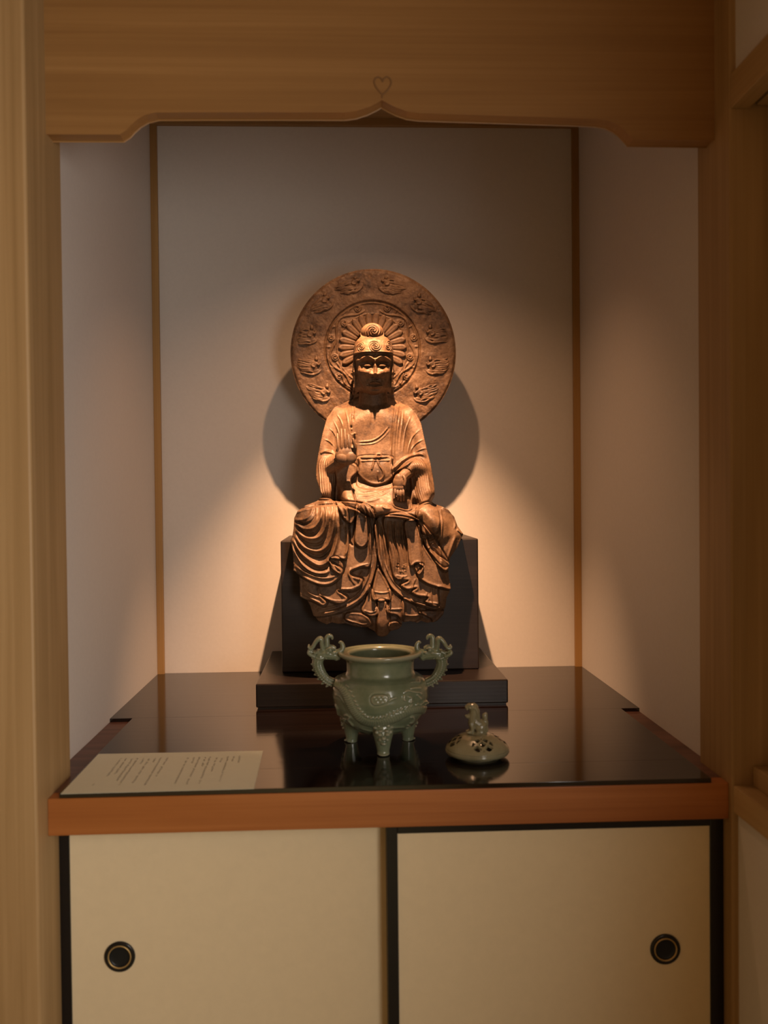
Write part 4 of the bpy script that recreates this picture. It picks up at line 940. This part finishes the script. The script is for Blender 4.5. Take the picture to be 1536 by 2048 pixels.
def kt(pts, rad, seg=10):
    c = catmull(pts, 4); rv = np.interp(np.linspace(0, 1, len(c)), np.linspace(0, 1, len(rad)), rad)*ml
    bm_tube(bm, [K(p[0], p[1], p[2] if len(p) > 2 else 0) for p in c], list(rv), seg)
kb = lambda x, y, d, a, bb, c: bm_ball(bm, K(x, y, d), (a*ml, c*ml, bb*ml))
kt([(670, 620), (680, 480), (700, 330), (690, 250)], [9, 9.5, 9.5, 9.5], 14)         # chest and neck
kb(675, 250, 0, 10.5, 9, 10); kb(600, 235, 0, 7, 6, 7.5); kb(550, 250, 0, 4.5, 4, 6); kb(545, 222, 0, 3, 2.4, 4)   # head, muzzle, nose
kt([(650, 400), (590, 432), (535, 438)], [6, 5, 3.6]); kb(530, 420, 0, 2.4, 2.4, 3.4)    # lower jaw of the open mouth
kb(550, 285, 4, 2, 2.4, 1.8); kb(550, 285, -4, 2, 2.4, 1.8)
for d in (-1, 1):
    kb(600, 250, d*7, 2.4, 2, 2); kb(700, 255, d*8.5, 3.6, 3.4, 2.6); kt([(560, 205, d*5), (610, 195, d*7), (650, 215, d*8)], [1.6, 2, 1.6], 6)
    for j in range(5): kt([(720+j*16, 250+j*12, d*(8-j)), (755+j*8, 350+j*20, d*(8-j*.7)), (765+j*12, 470+j*12, d*(6-j*.6))], [2.6, 3, 1.6], 7)   # mane
    kt([(620, 560, d*5), (650, 640, d*6), (650, 730, d*6), (590, 750, d*6)], [5, 4.6, 4, 3.6]); kb(580, 752, d*6, 5, 2.6, 4)             # forelegs
    kb(830, 660, d*6, 12, 11, 7); kt([(860, 740, d*8), (800, 755, d*9), (745, 750, d*9)], [4, 3.6, 3]); kb(900, 690, d*4, 9, 9, 6)          # haunches
kt([(700, 540), (800, 600), (900, 650)], [11, 11, 11], 12); kb(650, 560, 0, 8, 6, 8); kb(730, 500, 6, 4, 4, 3); kb(730, 500, -6, 4, 4, 3)
kt([(930, 640), (940, 560), (905, 490)], [5, 5, 5]); kb(915, 430, 0, 6.4, 6.8, 5); kb(895, 480, 3, 4, 5, 3); kb(935, 475, -2, 4, 5, 3); kb(935, 395, 0, 4.2, 4.2, 4)   # tail plume
bm_tube(bm, [K(800, 775), K(800, 800)], [16*ml, 18*ml], 20)
for v in bm.verts: v.co.z = max(v.co.z, TB+43.5*ml)
fuse('lion_knob', bm, 'celadon_lid', lid, .0007, 2)

# ------------------------------------------------------------------ ceiling spotlight inside the alcove, behind the lintel
LP_ = Vector((.046, .37, Z0+1.315)); AIM = Vector((.046, .648, Z0+.459))
sp_ = empty('ceiling_spotlight', (LP_.x, LP_.y-.02, ZC), 'small black spotlight under the alcove ceiling behind the lintel', 'spotlight')
dr = (AIM-LP_).normalized()
bm = bmesh.new(); bm_tube(bm, [LP_-dr*.075, LP_-dr*.07, LP_-dr*.01, LP_+dr*.012], [.022, .027, .03, .032], 24, caps=False); bm_tube(bm, [LP_-dr*.078, LP_-dr*.074], [.02, .022], 24)
link('housing', from_bm(bm, 'housing'), 'black', sp_)
bm = bmesh.new(); bm_tube(bm, [LP_-dr*.06, Vector((LP_.x, LP_.y-.02, ZC-.012)), Vector((LP_.x, LP_.y-.02, ZC-.001))], [.006, .006, .006], 10); link('stem', from_bm(bm, 'stem'), 'black', sp_)
bm = bmesh.new(); bm_tube(bm, [Vector((LP_.x, LP_.y-.02, ZC-.014)), Vector((LP_.x, LP_.y-.02, ZC))], [.035, .035], 24); link('canopy', from_bm(bm, 'canopy'), 'black', sp_)
sl = bpy.data.lights.new('spotlight_lamp', 'SPOT'); sl.energy = 215; sl.color = (1.0, .545, .285); sl.spot_size = math.radians(57); sl.spot_blend = 1.0; sl.shadow_soft_size = .010
so = bpy.data.objects.new('spotlight_lamp', sl); COL.objects.link(so); so.parent = sp_
so.location = LP_+dr*.002 - sp_.location; so.rotation_euler = dr.to_track_quat('-Z', 'Y').to_euler()
sl2 = sl.copy(); sl2.energy = 16; sl2.spot_size = math.radians(108)         # the weak wide spill around the reflector's hot beam
so2 = bpy.data.objects.new('spotlight_spill', sl2); COL.objects.link(so2); so2.parent = sp_; so2.location = so.location; so2.rotation_euler = so.rotation_euler
